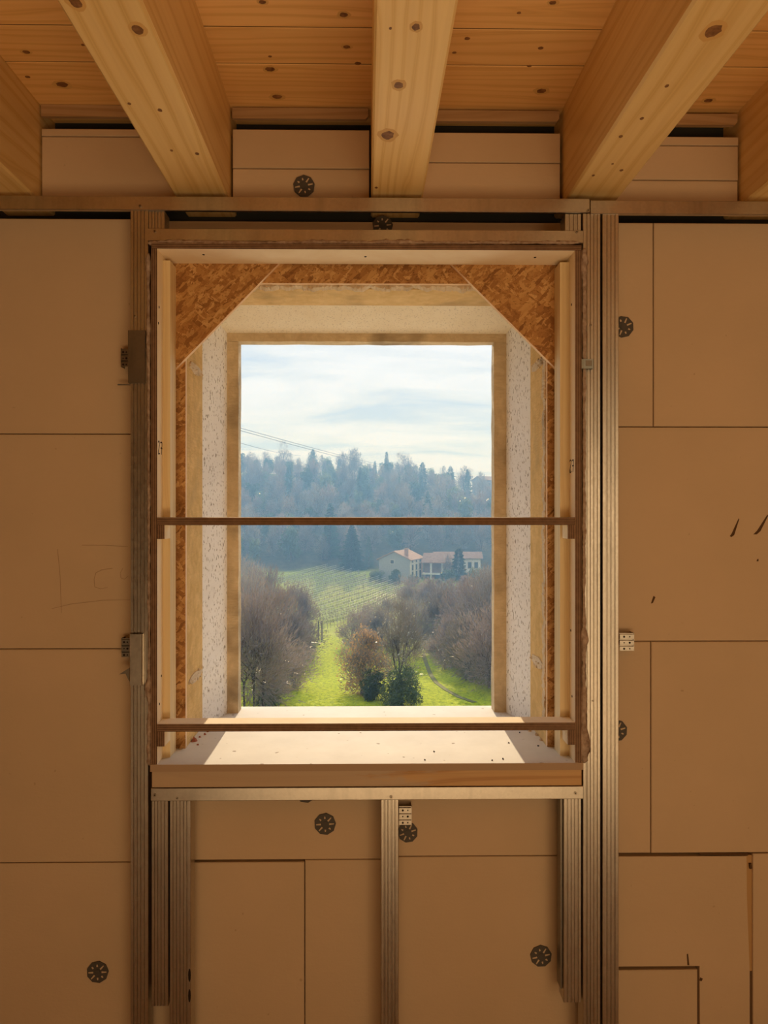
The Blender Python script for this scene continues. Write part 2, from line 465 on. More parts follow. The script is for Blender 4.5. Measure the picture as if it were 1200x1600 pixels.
def panel(x0, x1, z0, z1, y0=0.0, gap=0.0012, y1=0.098):
    return obj('insulation_panel', MB().cbox(x0+gap, x1-gap, y0, y1, z0+gap, z1-gap, 0.0018), M['eps'], wall)
EX0, EX1 = ax(230, 0.0), ax(936, 0.0)             # panel ends hidden behind the studs
Zj = lambda y, x=572: az(y, 0.0, x)
# left field
for a, b in ((341,678),(678,1014),(1014,1348),(1348,1684)):
    panel(ROOM_L, EX0, Zj(b,100), Zj(a,100))
left_panel = [c for c in wall.children][1]
# below the window
V1 = ax(476, 0.0); V2 = ax(609, 0.0)
panel(EX0, V2, Zj(1343), Zj(1215)); panel(V2, EX1, Zj(1339), Zj(1215))
panel(EX0, V1, Zj(1684), Zj(1346), 0.001); panel(V1, V2, Zj(1684), Zj(1343), 0.0); panel(V2, EX1, Zj(1684), Zj(1339), 0.0)
# right field
xa = ax(1021, 0.0); xb = ax(1017, 0.0); xc = ax(1167, 0.0); xd = ax(1176, 0.0); xe = ax(1092, 0.0)
panel(EX1, xa, Zj(667,1090), Zj(348,1090)); panel(xa, ROOM_R, Zj(667,1090), Zj(348,1090))
scratched = panel(EX1, ROOM_R, Zj(1002,1090), Zj(667,1090))
panel(EX1, xb, Zj(1333,1090), Zj(1002,1090)); panel(xb, ROOM_R, Zj(1333,1090), Zj(1002,1090), -0.001)
panel(xd, ROOM_R, Zj(1684,1090), Zj(1334,1090))
# notched board and the small off-cut set into it
zA, zB, zC = Zj(1336,1090), Zj(1511,1090), Zj(1684,1090)
nb = MB(); nb.prism([(EX1+.001,zA-.003),(EX1+.001,zB+.003),(xe+.002,zB+.003),(xe+.004,zC),(xc+.008,zC),(xc+.008,Zj(1520,1090)),(xc,Zj(1400,1090)),(xc-.001,zA-.004)], 1, 0.0, 0.098)
notched = obj('insulation_panel', nb, M['eps'], wall)
panel(EX1, xe-.002, zC, zB-.0075, 0.0015)
# narrow filler strip in the wide joint
obj('joint_filler', MB().box(xc-.004, xd+.002, 0.006, 0.098, Zj(1520,1090), zA-.004), flat('joint_foam', (0.50,0.30,0.13), 0.9), wall)
# above the window (seen in the slot over the header)
panel(EX0, EX1, az(368, 0.055), az(346, 0.055), 0.055)

# bays between the beams
beams_px = [(-31,51),(272,355),(580,661),(887,968),(1170,1252)]
YB = -0.04
bx = [(ax(a, YB), ax(b, YB)) for a, b in beams_px]
bays = [(bx[0][1]+.004, bx[1][0]), (bx[1][1]+.006, bx[2][0]-.004), (bx[2][1], bx[3][0]-.008), (bx[3][1], bx[4][0]-.006)]
joint_y = [(217,), (265,), (254,), (225, 279)]
tops = [205, 204, 207, 211]
for (x0, x1), jy, tp in zip(bays, joint_y, tops):
    ys = [tp] + list(jy) + [321]
    for k in range(len(ys)-1):
        panel(x0, x1, Zj(ys[k+1], 800), Zj(ys[k], 800), 0.002*k, y1=0.032)

# marks on boards
def strokes(name, pts_list, Y, width, mat, parent, thick=0.0006):
    b = MB()
    for pts in pts_list:
        P = [at(x, y, Y) for x, y in pts]
        for p, q in zip(P[:-1], P[1:]):
            d = Vector((q.x-p.x, 0, q.z-p.z))
            if d.length < 1e-6: continue
            d.normalize(); nrm = Vector((-d.z, 0, d.x))*(width/2)
            o_ = Vector((0,-thick,0))
            b.add([p+nrm+o_, q+nrm+o_, q-nrm+o_, p-nrm+o_, p+nrm, q+nrm, q-nrm, p-nrm],
                  [(0,1,2,3),(0,4,5,1),(1,5,6,2),(2,6,7,3),(3,7,4,0)])
    return obj(name, b, mat, parent)
strokes('pencil_mark', [[(128,852),(160,852),(200,854)], [(90,858),(94,900),(96,958)], [(81,951),(110,944),(160,938),(203,937)],
        [(176,888),(160,890),(150,895),(147,905),(148,917),(157,920),(168,918)], [(192,888),(188,895),(189,903),(195,905),(200,900)]],
        -0.0002, 0.0012, M['pencil'], left_panel)
def wedge(pts, parent):
    b = MB(); P = [at(x, y, 0.0) for x, y in pts]
    b.prism([(p.x, p.z) for p in P], 1, -0.0008, 0.004)
    obj('gouge', b, M['gouge'], parent)
wedge([(1154,810),(1155,811),(1147,836),(1143,839),(1140,838),(1143,834)], scratched)
wedge([(1199,804),(1200,806),(1188,830),(1182,835),(1177,835),(1183,829)], scratched)
wedge([(1021,931),(1024,933),(1020,942),(1017,943)], scratched)
wedge([(1183,874),(1185,873),(1185,877),(1182,877)], scratched)
wedge([(1073,1491),(1075,1490),(1077,1508),(1074,1508)], notched)
wedge([(1092,1332.5),(1120,1332),(1169,1333),(1168,1337),(1130,1336.5),(1094,1335)], notched)
wedge([(1094,1527),(1098,1529),(1096,1533),(1093,1532)], notched)
wedge([(1171,1350),(1174,1349),(1175,1357),(1172,1358)], notched)
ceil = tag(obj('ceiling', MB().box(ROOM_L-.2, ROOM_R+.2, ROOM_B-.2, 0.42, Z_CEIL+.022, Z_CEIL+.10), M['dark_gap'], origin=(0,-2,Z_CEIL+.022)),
           'timber ceiling of varnished tongue and groove planks', kind='structure')  # slab's dark colour stands for shade in the plank joints
joints = [0.10, 1.788+EYE.y, 1.653+EYE.y]
while joints[-1] > -3.2: joints.append(joints[-1]-0.137)
for y1, y0 in zip(joints[:-1], joints[1:]):
    g, c = 0.0022, 0.001
    pb = MB().prism([(y0+g+c, Z_CEIL),(y1-g-c, Z_CEIL),(y1-g, Z_CEIL+c),(y1-g, Z_CEIL+.021),(y0+g, Z_CEIL+.021),(y0+g, Z_CEIL+c)], 0, ROOM_L, ROOM_R)
    po = obj('plank', pb, M['plank'], ceil)
    obj('joint_shade_strip', MB().box(ROOM_L, ROOM_R, y0-.0021, y0+g-.0001, Z_CEIL+.0022, Z_CEIL+.012), M['gouge'], po)  # dark strip: the joint's shade put into its colour

def atz(px, py, Z):
    cx = (px-PX)/F; cz = (PY-py)/F
    t = (Z-EYE.z)/cz
    return Vector((EYE.x + (cx*math.cos(YAW)+math.sin(YAW))*t, EYE.y + (-cx*math.sin(YAW)+math.cos(YAW))*t, Z))
def knot_mat():
    t = NT('knot')
    c = t.ramp(t.noise(t.coords((1,1,1)), 70, 3, 0.6), [(0.3, (0.13,0.05,0.018)), (0.7, (0.36,0.17,0.065))])
    return t.done(c, 0.5)
M['knot'] = knot_mat(); M['knot_ring'] = flat('knot_ring', (0.74,0.44,0.155), 0.5)
def knot(px, py, r_px, Z, parent, long_axis, ring=True):
    p = atz(px, py, Z); d_ = p.y-EYE.y; r = r_px*d_/F; n = 14; rs_ = random.Random(int(px*7+py))
    for nm, k_, off, m in ((('knot_ring', 1.7, .0003, 'knot_ring'),) if ring else ()) + (('knot', 1.0, .0006, 'knot'),):
        ex, ey = (1.15, .85) if long_axis == 0 else (.8, 1.0)
        pts = [(p.x + r*k_*ex*math.cos(2*math.pi*i/n)*rs_.uniform(.85,1.1), p.y + r*k_*ey*math.sin(2*math.pi*i/n)*rs_.uniform(.85,1.1)) for i in range(n)]
        obj(nm, MB().prism(pts, 2, Z-off, Z+.0005), M[m], parent)
planks = [o for o in ceil.children]
def plank_at(Y):
    return min(planks, key=lambda o: abs(ORG[o.name].y - Y))
for px, py, r in ((537,23,6),(542,73,5),(559,99,4.5),(422,108,6.5),(433,151,6.5),(410,3,5),(41,81,5),(97,132,8),(14,122,4),(43,120,3.5),(321,60,2.5),(846,142,7),
                  (730,60,4),(845,75,4),(827,103,3),(864,4,5),(811,20,3),(710,82,3),(1107,157,6),(130,70,3),(422,88,2.5)):
    knot(px, py, r, Z_CEIL, plank_at(atz(px, py, Z_CEIL).y), 0, r > 4.5)
# beams
beam_lab = ['golden spruce ceiling beam cut off by the left edge of the photo',
            'thick golden spruce ceiling beam running up to the top left corner',
            'golden spruce ceiling beam with two dark oval knots above the window middle',
            'thick golden spruce ceiling beam running up to the top right corner',
            'golden spruce ceiling beam cut off by the right edge of the photo']
for (x0, x1), lb in zip(bx, beam_lab):
    c = 0.005
    b = MB().prism([(x0, Z_CEIL-.0005),(x0, Z_BEAM+c),(x0+c, Z_BEAM),(x1-c, Z_BEAM),(x1, Z_BEAM+c),(x1, Z_CEIL-.0005)], 1, ROOM_B, 0.099)
    bo = tag(obj('ceiling_beam', b, M['beam']), lb, 'beam')
    for px, py, r in ((215,46,11),(118,3,12),(202,162,3.5),(250,172,4.5),(268,235,3),(308,240,4),(623,133,9),(606,211,12),(610,44,3),(650,42,8),(588,293,3),
                      (1115,48,15),(1003,185,4),(1042,134,4),(970,213,4),(971,266,3.5),(927,274,3),(957,256,2.5)):
        if x0 < atz(px, py, Z_BEAM).x < x1: knot(px, py, r, Z_BEAM, bo, 1, r > 5)
# battens closing the top of each bay
bat_lab = ['narrow dark batten under the planks left of the top left beam', 'narrow dark batten under the planks between left and middle beams',
           'narrow dark batten under the planks between middle and right beams', 'narrow dark batten under the planks right of the top right beam']
for (x0, x1), lb, yy in zip(bays, bat_lab, ((168,189),(170,190),(172,192),(175,195))):
    zt, zb = az(yy[0], .0, 700), az(yy[1]-3, .0, 700)
    tag(obj('wall_batten', MB().prism([(x0,zt),(x0,zb),(x1-.012,zb),(x1-.004,zb+.008),(x1-.004,zt)], 1, 0.0, 0.012), M['wall_batten']), lb, 'batten')

# ------------------------------------------------------------------ old window opening
win = tag(empty('window_1', (0,(Y_OUT+Y_LIN0)/2,ZS)), 'unglazed window opening in old masonry with stone frame', kind='structure')
def wpart(name, mb, mat): return obj(name, mb, mat, win)
# rough lining: left, right and lintel
wpart('lining_board', MB().box(XL-.033, XL, Y_LIN0, Y_LIN1, ZS-.0, ZT+.03), M['old_board'])
wpart('lining_board', MB().box(XR, XR+.033, Y_LIN0, Y_LIN1, ZS-.0, ZT+.03), M['old_board'])
wpart('lintel_board', MB().box(XL, XR, Y_LIN0+.03, Y_LIN1, ZT, ZT+.035), M['lintel'])
# broken mortar edge above the lintel board
def lumpy_strip(p, q, w_, h_, n, seed, axis_up):
    b = MB(); rs = random.Random(seed)
    p = Vector(p); q = Vector(q)
    rows = []
    for i in range(n+1):
        c = p.lerp(q, i/n)
        a0 = w_*(0.8+0.4*rs.random()); a1 = h_*(0.62+0.45*mnoise.fractal(Vector((i*.11+seed, 0, 0)), 1.0, 2.0, 3)+0.12*rs.random())
        rows.append((c, a0, a1))
    vv = []
    for c, a0, a1 in rows:
        u = Vector(axis_up)
        vv += [c + Vector((0,-a0/2,0)), c + Vector((0,-a0/2,0)) - u*a1*rs.uniform(.6,1), c + Vector((0,a0/2,0)) - u*a1, c + Vector((0,a0/2,0))]
    ff = []
    for i in range(n):
        for k in range(4):
            ff.append((4*i+k, 4*i+(k+1) % 4, 4*(i+1)+(k+1) % 4, 4*(i+1)+k))
    ff += [(0,1,2,3), (4*n+3,4*n+2,4*n+1,4*n)]
    return b.add(vv, ff)
wpart('broken_mortar', lumpy_strip((XL, Y_LIN0+.012, ZT+.012), (XR, Y_LIN0+.012, ZT+.012), 0.022, 0.026, 220, 3, (0,0,1)), M['rubble'])
def rubble_strip(side, seed):
    b = lumpy_strip((0, 0, 0), (1, 0, 0), 0.022, 0.012, 260, seed, (0,0,1)); X = XL-.003 if side < 0 else XR+.003
    z0_, z1_ = ZS+.05, ZT-.09
    b.v = [(X - side*abs(p[2]) if abs(p[2]) > 1e-6 else X, Y_LIN0+.012+p[1], z0_+(z1_-z0_)*p[0]) for p in b.v]
    wpart('broken_mortar', b, M['rubble'])
rubble_strip(1, 8)
# plaster splays
SX0, SX1 = ax(355, Y_STONE), ax(791, Y_STONE)
SZ = az(521, Y_STONE)
def quadslab(a, b_, c, d, off):
    o_ = Vector(off); P = [Vector(x) for x in (a,b_,c,d)]
    return MB().add(P + [p+o_ for p in P], [(0,1,2,3),(7,6,5,4),(0,4,5,1),(1,5,6,2),(2,6,7,3),(3,7,4,0)])
wpart('plaster_splay', quadslab((XL,Y_LIN1,ZS),(SX0,Y_STONE,ZS),(SX0,Y_STONE,SZ),(XL,Y_LIN1,ZT),(-.04,0.0,0)), M['plaster'])
wpart('plaster_splay', quadslab((XR,Y_LIN1,ZS),(SX1,Y_STONE,ZS),(SX1,Y_STONE,SZ),(XR,Y_LIN1,ZT),(.04,0.0,0)), M['plaster'])
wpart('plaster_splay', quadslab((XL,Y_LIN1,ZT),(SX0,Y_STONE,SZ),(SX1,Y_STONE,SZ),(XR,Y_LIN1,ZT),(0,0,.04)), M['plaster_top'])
# stone frame
OX0, OX1 = ax(372.5, Y_STONE), ax(772, Y_STONE)
OZ = az(534, Y_STONE)
def roughblock(x0, x1, z0, z1, seed):
    b = MB(); rs = random.Random(seed)
    n = 18 if (z1-z0) > (x1-x0) else 1; m = 1 if n > 1 else 18
    j = lambda: rs.uniform(-.0012,.0012)
    vv = {}; idx = []
    for y in (Y_STONE, Y_OUT):
        for i in range(n+1):
            for k in range(m+1):
                vv[(y,i,k)] = len(idx)
                idx.append((x0+(x1-x0)*k/m+j(), y+(j() if y == Y_STONE else 0), z0+(z1-z0)*i/n+j()))
    ff = []
    for i in range(n):
        for k in range(m):
            for y in (Y_STONE, Y_OUT):
                ff.append((vv[(y,i,k)],vv[(y,i,k+1)],vv[(y,i+1,k+1)],vv[(y,i+1,k)]))
    for i in range(n):
        for k in (0, m): ff.append((vv[(Y_STONE,i,k)],vv[(Y_STONE,i+1,k)],vv[(Y_OUT,i+1,k)],vv[(Y_OUT,i,k)]))
    for k in range(m):
        for i in (0, n): ff.append((vv[(Y_STONE,i,k)],vv[(Y_STONE,i,k+1)],vv[(Y_OUT,i,k+1)],vv[(Y_OUT,i,k)]))
    return b.add(idx, ff)
wpart('stone_jamb', roughblock(SX0-.05, OX0, ZS-.0, OZ, 1), M['stone'])
wpart('stone_jamb', roughblock(OX1, SX1+.05, ZS-.0, OZ, 2), M['stone'])
wpart('stone_lintel', roughblock(SX0-.05, SX1+.05, OZ+.0005, SZ+.05, 4), M['stone'])
# broken pockets where old hinges were cut out
def pocket(px, py, pw, ph, side, seed):
    rs = random.Random(seed); b = MB()
    X = XL if side < 0 else XR
    c = at(px, py, 0.13)
    y0, y1 = 0.13 - pw/2, 0.13 + pw/2
    pts = []
    for k in range(11):
        a = 2*math.pi*k/11
        pts.append((0.13 + pw/2*math.cos(a)*rs.uniform(.75,1.1), c.z + ph/2*math.sin(a)*rs.uniform(.7,1.15)))
    b.prism(pts, 0, X + side*0.02, X - side*0.003)
    for k in range(10):
        yy = rs.uniform(y0,y1); zz_ = c.z + rs.uniform(-ph/2,ph/2)
        b.tube((X, yy, zz_), (X - side*rs.uniform(.003,.008), yy+rs.uniform(-.008,.008), zz_+rs.uniform(-.006,.006)), rs.uniform(.003,.007), .002, 5)
    wpart('broken_pocket', b, M['rubble'])
pocket(305, 577, 0.17, 0.030, -1, 11); pocket(306, 1057, 0.17, 0.028, -1, 12)
pocket(836, 570, 0.15, 0.030, 1, 13); pocket(838, 1034, 0.15, 0.034, 1, 14)

# ------------------------------------------------------------------ new plywood window box
box = tag(empty('window_box', (0, Y_PLY, ZS)), 'pale plywood window box with chipboard corner gussets around the opening', 'window frame')
def bpart(name, mb, mat): return obj(name, mb, mat, box)
JL0, JL1 = ax(236.5, Y_PLY), ax(245.5, Y_PLY)
JR0, JR1 = ax(898.5, Y_PLY), ax(908.5, Y_PLY)
HZ0, HZ1 = az(390, Y_PLY), az(382, Y_PLY)
def board3(x0, x1, y0, y1, z0, z1):
    """box with the front face carrying material 1 (cut edge)"""
    b = MB().box(x0,x1,y0,y1,z0,z1)
    b.m = [0,0,1,0,0,0]
    return b
jl = bpart('jamb_board', board3(JL0, JL1, Y_PLY, Y_OSB, ZS-.004, HZ0), [M['ply'], M['ply_edge_x']])
jr = bpart('jamb_board', board3(JR0, JR1, Y_PLY, Y_OSB, ZS-.004, HZ0), [M['ply'], M['ply_edge_x']])
hb = bpart('head_board', board3(JL0, JR1, Y_PLY, Y_OSB, HZ0, HZ1), [M['ply'], M['ply_edge_z']])
# battens
BL1, BR0 = ax(266, Y_BATT), ax(875, Y_BATT)
bpart('batten', MB().box(JL1, BL1, Y_BATT, Y_OSB, ZS, HZ0-.012), M['batten_wood'])
bpart('batten', MB().box(BR0, JR0, Y_BATT, Y_OSB, ZS, HZ0-.012), M['batten_wood'])
# osb: strips behind, gussets in front
ST = 0.015
def osbpiece(name, pts, y0):
    b = MB().prism(pts, 1, y0, y0+ST)
    b.m = [0,0] + [1]*len(pts)
    return bpart(name, b, [M['osb'], M['osb_edge']])
osbpiece('osb_strip', [(JL0-.01,ZS),(XL+.0,ZS),(XL+.0,HZ1),(JL0-.01,HZ1)], Y_OSB+ST)
osbpiece('osb_strip', [(XR,ZS),(JR1+.01,ZS),(JR1+.01,HZ1),(XR,HZ1)], Y_OSB+ST)
zst = az(443, Y_OSB+ST)
osbpiece('osb_strip', [(XL,zst),(XR,zst),(XR,HZ1),(XL,HZ1)], Y_OSB+ST)
def P2(x, y): p = at(x, y, Y_OSB); return (p.x, p.z)
g1, g2 = P2(434, 413), P2(273, 577)
osbpiece('gusset', [(JL0-.01, g2[1]-(g2[0]-JL0+.01)*(g1[1]-g2[1])/(g1[0]-g2[0])), (g1[0]+.02, g1[1]+.02*(g1[1]-g2[1])/(g1[0]-g2[0])), (JL0-.01, g1[1]+.02)], Y_OSB)
g1, g2 = P2(706, 413), P2(871, 578)
sl = (g2[1]-g1[1])/(g2[0]-g1[0])
osbpiece('gusset', [(g1[0]-.02, g1[1]-.02*sl), (JR1+.01, g2[1]+sl*(JR1+.01-g2[0])), (JR1+.01, g1[1]-.02*sl)], Y_OSB)
# screw holes and hand-written numbers
def dot_x(X, side, Y, Z, r, parent, name='screw_hole'):
    b = MB(); n = 8
    pts = [(Y+r*math.cos(2*math.pi*k/n), Z+r*math.sin(2*math.pi*k/n)) for k in range(n)]
    b.prism(pts, 0, X, X - side*0.0006)
    obj(name, b, M['hole'], parent)
def solveY(px, X):
    """depth at which the plane x=X is seen in this pixel column"""
    cx = (px-PX)/F
    wx = cx*math.cos(YAW)+math.sin(YAW); wy = -cx*math.sin(YAW)+math.cos(YAW)
    return EYE.y + wy*(X-EYE.x)/wx
for px, py in ((248.5,480),(252,1056),(249,1100),(247.5,505)):
    Y = solveY(px, JL1); dot_x(JL1, -1, Y, az(py, Y, px), 0.0035, jl)
for px, py in ((893,476),(891,735),(894,1088),(892,985)):
    Y = solveY(px, JR0); dot_x(JR0, 1, Y, az(py, Y, px), 0.0035, jr)
for px, py in ((318,399),(571,401),(836,401)):
    Y = EYE.y + (HZ0-EYE.z)*F/(PY-py); X = ax(px, Y)
    hb_ = MB(); n = 8
    hb_.prism([(X+.0035*math.cos(2*math.pi*k/n), Y+.0045*math.sin(2*math.pi*k/n)) for k in range(n)], 2, HZ0-.0006, HZ0)
    obj('screw_hole', hb_, M['hole'], hb)
def handwriting(X, side, px0, px1, py0, py1, parent):
    """the number 27 in marker on the inner face of the jamb"""
    two = [[(0.02,0.12),(0.06,0.02),(0.26,0.0),(0.36,0.12),(0.34,0.3),(0.2,0.55),(0.06,0.82),(0.02,0.95),(0.14,1.0),(0.42,0.93)]]
    seven = [[(0.56,0.08),(0.78,0.02),(0.96,0.06),(0.94,0.3),(0.86,0.6),(0.8,0.98)], [(0.64,0.5),(0.82,0.47),(1.0,0.5)]]
    Y0, Y1 = solveY(px0, X), solveY(px1, X)
    b = MB(); wd = 0.0013
    for st in two + seven:
        P = []
        for u, v_ in st:
            Y = Y0 + (Y1-Y0)*u
            P.append(Vector((X - side*0.0004, Y, az(py0 + (py1-py0)*v_, (Y0+Y1)/2, px0))))
        for p, q in zip(P[:-1], P[1:]):
            d = (q-p).normalized(); nr = Vector((0,-d.z,d.y))*wd*1.2
            e_ = d*wd*0.5
            o_ = Vector((side*0.0004,0,0))
            b.add([p-e_+nr, q+e_+nr, q+e_-nr, p-e_-nr, p-e_+nr+o_, q+e_+nr+o_, q+e_-nr+o_, p-e_-nr+o_], [(0,1,2,3),(0,4,5,1),(1,5,6,2),(2,6,7,3),(3,7,4,0)])
    o = obj('number_mark', b, M['marker'], parent)
    o['label'] = 'number 27 written by hand in dark marker'
handwriting(JL1, -1, 247, 253.3, 690, 710, jl)
handwriting(JR0, 1, 890.3, 896.5, 718.5, 738, jr)

# crossbars on blocks
def crossbar(y_top, y_bot, yb0, yb1, lab):
    z1, z0 = az(y_top, Y_PLY), az(y_bot, Y_PLY)
    b = board3(JL1+.0005, JR0-.0005, Y_PLY-.001, Y_BATT-.001, z0, z1)
    root = obj('crossbar', b, [M['ply'], M['ply_edge_z']])
    tag(root, lab, 'crossbar')
    zz0 = az(yb1, Y_PLY)
    wd = ax(257.3, Y_PLY) - JL1
    for x0, x1 in ((JL1+.0005, JL1+wd), (JR0-wd, JR0-.0005)):
        o = obj('support_block', board3(x0, x1, Y_PLY-.001, Y_BATT-.001, zz0, z0), [M['ply'], M['ply_edge_x']], root)
crossbar(808.5, 820.5, 820, 842, 'thin plywood crossbar across the middle of the window opening')
crossbar(1130, 1142, 1142, 1165, 'plywood crossbar with sunlit top just above the window sill')

# sill
sx0, sx1 = ax(235, Y_PLY), ax(911, Y_PLY)
sb = MB(); zb = az(1204, Y_PLY)
sb.box(XL-.03, XR+.03, Y_OSB+2*ST, Y_OUT+.03, zb, ZS)
sb2 = board3(sx0, sx1, Y_PLY-.002, Y_OSB+2*ST, zb, ZS)
sb.add(sb2.v, sb2.f); sb.m = [0]*6 + [0,0,1,0,0,0]
sill = tag(obj('sill_board', sb, [M['sill'], M['sill_edge']]), 'broad pale sill board lit by the sun at the window foot', 'window sill')
tz1, tz0 = zb-.0005, az(1229, Y_PLY+.008)
tag(obj('sill_timber', MB().cbox(sx0+.001, sx1-.001, Y_PLY+.008, Y_OSB, tz0, tz1, 0.0015), M['timber']), 'brown timber rail between the sill board and steel channel', 'timber')
# brick crumbs lying in the left sill corner and dust
rs = random.Random(5)
def crumb(px, py, s, mat, lab):
    # a pixel on the sill: depth from the sill's height
    d = (EYE.z-ZS)*F/(py-PY); Y = EYE.y + d; X = ax(px, Y)
    b = MB(); vv = []
    for k in range(6):
        a = 2*math.pi*k/6; vv.append((X+s*math.cos(a)*rs.uniform(.6,1.1), Y+s*math.sin(a)*rs.uniform(.6,1.1), ZS))
    for k in range(6):
        a = 2*math.pi*k/6; vv.append((X+.6*s*math.cos(a)*rs.uniform(.5,1.1), Y+.6*s*math.sin(a)*rs.uniform(.6,1.1), ZS+s*rs.uniform(.5,1.2)))
    b.add(vv, [(5,4,3,2,1,0),(6,7,8,9,10,11)] + [(k,(k+1)%6,6+(k+1)%6,6+k) for k in range(6)])
    tag(obj('crumb', b, mat), lab, 'crumb', 'crumbs on the sill')
crumb(303, 1157, 0.012, M['brick'], 'largest red brick crumb in the left sill corner')
for px, py in ((312,1151),(320,1147),(309,1163),(325,1142.5)):
    crumb(px, py, 0.0045, M['brick'], 'tiny red brick crumb scattered in the left sill corner')
for px, py in ((786,1187),(769,1189),(664,1188),(678,1175),(812,1146),(841,1167),(795,1162)):
    crumb(px, py, 0.0032, M['hole'], 'tiny dark speck of debris on the right half of the sill')
for px, py in ((846,1158),(838,1150),(828,1143.5)):
    crumb(px, py, 0.007, M['rubble'], 'pale mortar crumb in the right sill corner')

# ------------------------------------------------------------------ steel profiles
def stud(px0, px1, z1, z0, lab, Y=Y_STUD, depth=0.045, grooves=4, mat='galv', cat='steel stud', py=800):
    x0, x1 = ax(px0, Y), ax(px1, Y)
    pts = [(x0+.008, Y+depth), (x0, Y+depth), (x0, Y+.001), (x0+.001, Y)]
    wd = x1-x0; gw = 0.0014
    for k in range(1, grooves+1):
        xc_ = x0 + wd*(k/(grooves+1))
        pts += [(xc_-gw*1.6, Y), (xc_-gw*.7, Y+.0022), (xc_+gw*.7, Y+.0022), (xc_+gw*1.6, Y)]
    pts += [(x1-.001, Y), (x1, Y+.001), (x1, Y+depth), (x1-.008, Y+depth)]
    o = obj('steel_stud', MB().sheet(pts, 2, z0, z1), M[mat], solid=0.0007)
    return tag(o, lab, cat)
zt_ = az(329, Y_STUD, 300); ztr = az(334, Y_STUD, 940)
sA = stud(204, 231.5, zt_, 0.0, 'tall ribbed steel stud along the left side of the window')
stud(232.5, 257, zt_, az(377, Y_STUD), 'short ribbed steel stud above the top left window corner', Y=Y_STUD+.004)
stud(237, 262.5, az(1249, Y_STUD), az(1570, Y_STUD), 'ribbed steel stud below the left end of the sill, ending short', Y=Y_STUD+.002)
sC = stud(265.5, 298, az(1249, Y_STUD), 0.0, 'ribbed steel stud with two slots below the left sill end', Y=Y_STUD+.004, grooves=5)
sM = stud(595.5, 622.5, az(1249, Y_STUD), 0.0, 'ribbed steel stud standing below the middle of the sill', grooves=4)
sD = stud(911, 938, ztr, 0.0, 'tall ribbed steel stud along the right side of the window')
sE = stud(941.5, 966.5, ztr, 0.0, 'outer tall ribbed steel stud right of the window, beside insulation boards', grooves=3)
stud(883, 908, ztr, az(377, Y_STUD), 'short ribbed steel stud above the top right window corner', Y=Y_STUD+.004, grooves=3)
sF = stud(881, 908, az(1248, Y_STUD), az(1570, Y_STUD), 'ribbed steel stud below the right end of the sill, ending short', Y=Y_STUD+.002)
obj('lip', MB().box(ax(877.5,Y_STUD), ax(880.5,Y_STUD), Y_STUD+.012, Y_STUD+.045, az(1552,Y_STUD), az(1249,Y_STUD)), M['galv_dark'], sF)
# slots in the flange of one stud
for y in (1524, 1556):
    p = at(296, y, Y_STUD+.003)
    b = MB(); b.prism([(p.x+.0035*math.cos(a), p.z+.018*math.sin(a)) for a in [2*math.pi*k/10 for k in range(10)]], 1, p.y, p.y+.001)
    obj('slot', b, M['hole'], sC)
def screw(px, py, Y, parent, r=0.0045):
    p = at(px, py, Y); b = MB()
    b.disc((p.x, p.z), r, Y-.0025, Y, 10)
    o = obj('screw', b, M['screw'], parent)
    b = MB().disc((p.x, p.z), r*.4, Y-.0028, Y-.0024, 6)
    obj('screw_recess', b, M['hole'], o)
def track(px0, px1, py0, py1, lab, Y, pyx=572, depth=0.045, mat='galv'):
    x0, x1 = ax(px0, Y), ax(px1, Y); z1, z0 = az(py0, Y, pyx), az(py1, Y, pyx)
    pts = [(Y+depth, z1), (Y+.0015, z1), (Y, z1-.0015), (Y, z0+.0015), (Y+.0015, z0), (Y+depth, z0)]
    o = obj('steel_track', MB().sheet(pts, 0, x0, x1), M[mat], solid=0.0008)
    return tag(o, lab, 'steel track')
Yt = Y_STUD-.003
t1 = track(-260, 921, 308.5, 330, 'long flat steel track along the beam ends, from the left', Yt, depth=0.010)
t2 = track(923, 1460, 313, 334, 'flat steel track along the beam ends right of the window', Yt, 940, depth=0.010)
t3 = track(231, 911, 358.5, 378, 'flat steel header track above the plywood window box', Yt, 572)
t4 = track(236, 911, 1230, 1250, 'shiny galvanised steel channel under the window sill', Yt, 572)
screw(219, 322, Yt, t1); screw(919, 329, Yt, t1); screw(242, 361.5, Yt, t3); screw(901, 362.5, Yt, t3)
screw(242, 1242, Yt, t4); screw(277, 1247, Yt, t4, .003); screw(611, 1245, Yt, t4, .0045); screw(899, 1239, Yt, t4)
screw(211, 494, Y_STUD, sA, .003); screw(923, 508, Y_STUD, sD, .003); screw(926, 1095, Y_STUD, sD, .0022)

# connector channels on the left stud
def channel(px0, px1, py0, py1, Y, lab, mat):
    x0, x1 = ax(px0, Y), ax(px1, Y); z1, z0 = az(py0, Y, px0), az(py1, Y, px0)
    pts = [(x0-.004, Y+.03), (x0, Y+.029), (x0, Y+.0015), (x0+.0015, Y), (x1-.0015, Y), (x1, Y+.0015), (x1, Y+.03)]
    b = MB().sheet(pts, 2, z0, z1)
    b.box(x0+.001, x1-.001, Y+.001, Y+.028, z0, z0+.001)
    return tag(obj('channel_clip', b, M[mat], solid=0.0008), lab, 'steel clip')
channel(200, 227, 516, 598, Y_STUD-.006, 'dull steel channel clip on the left stud near the gusset', 'galv_dark')
channel(202.5, 222, 991, 1071, Y_STUD-.010, 'shiny steel channel clip on the left stud at lower window', 'galv')
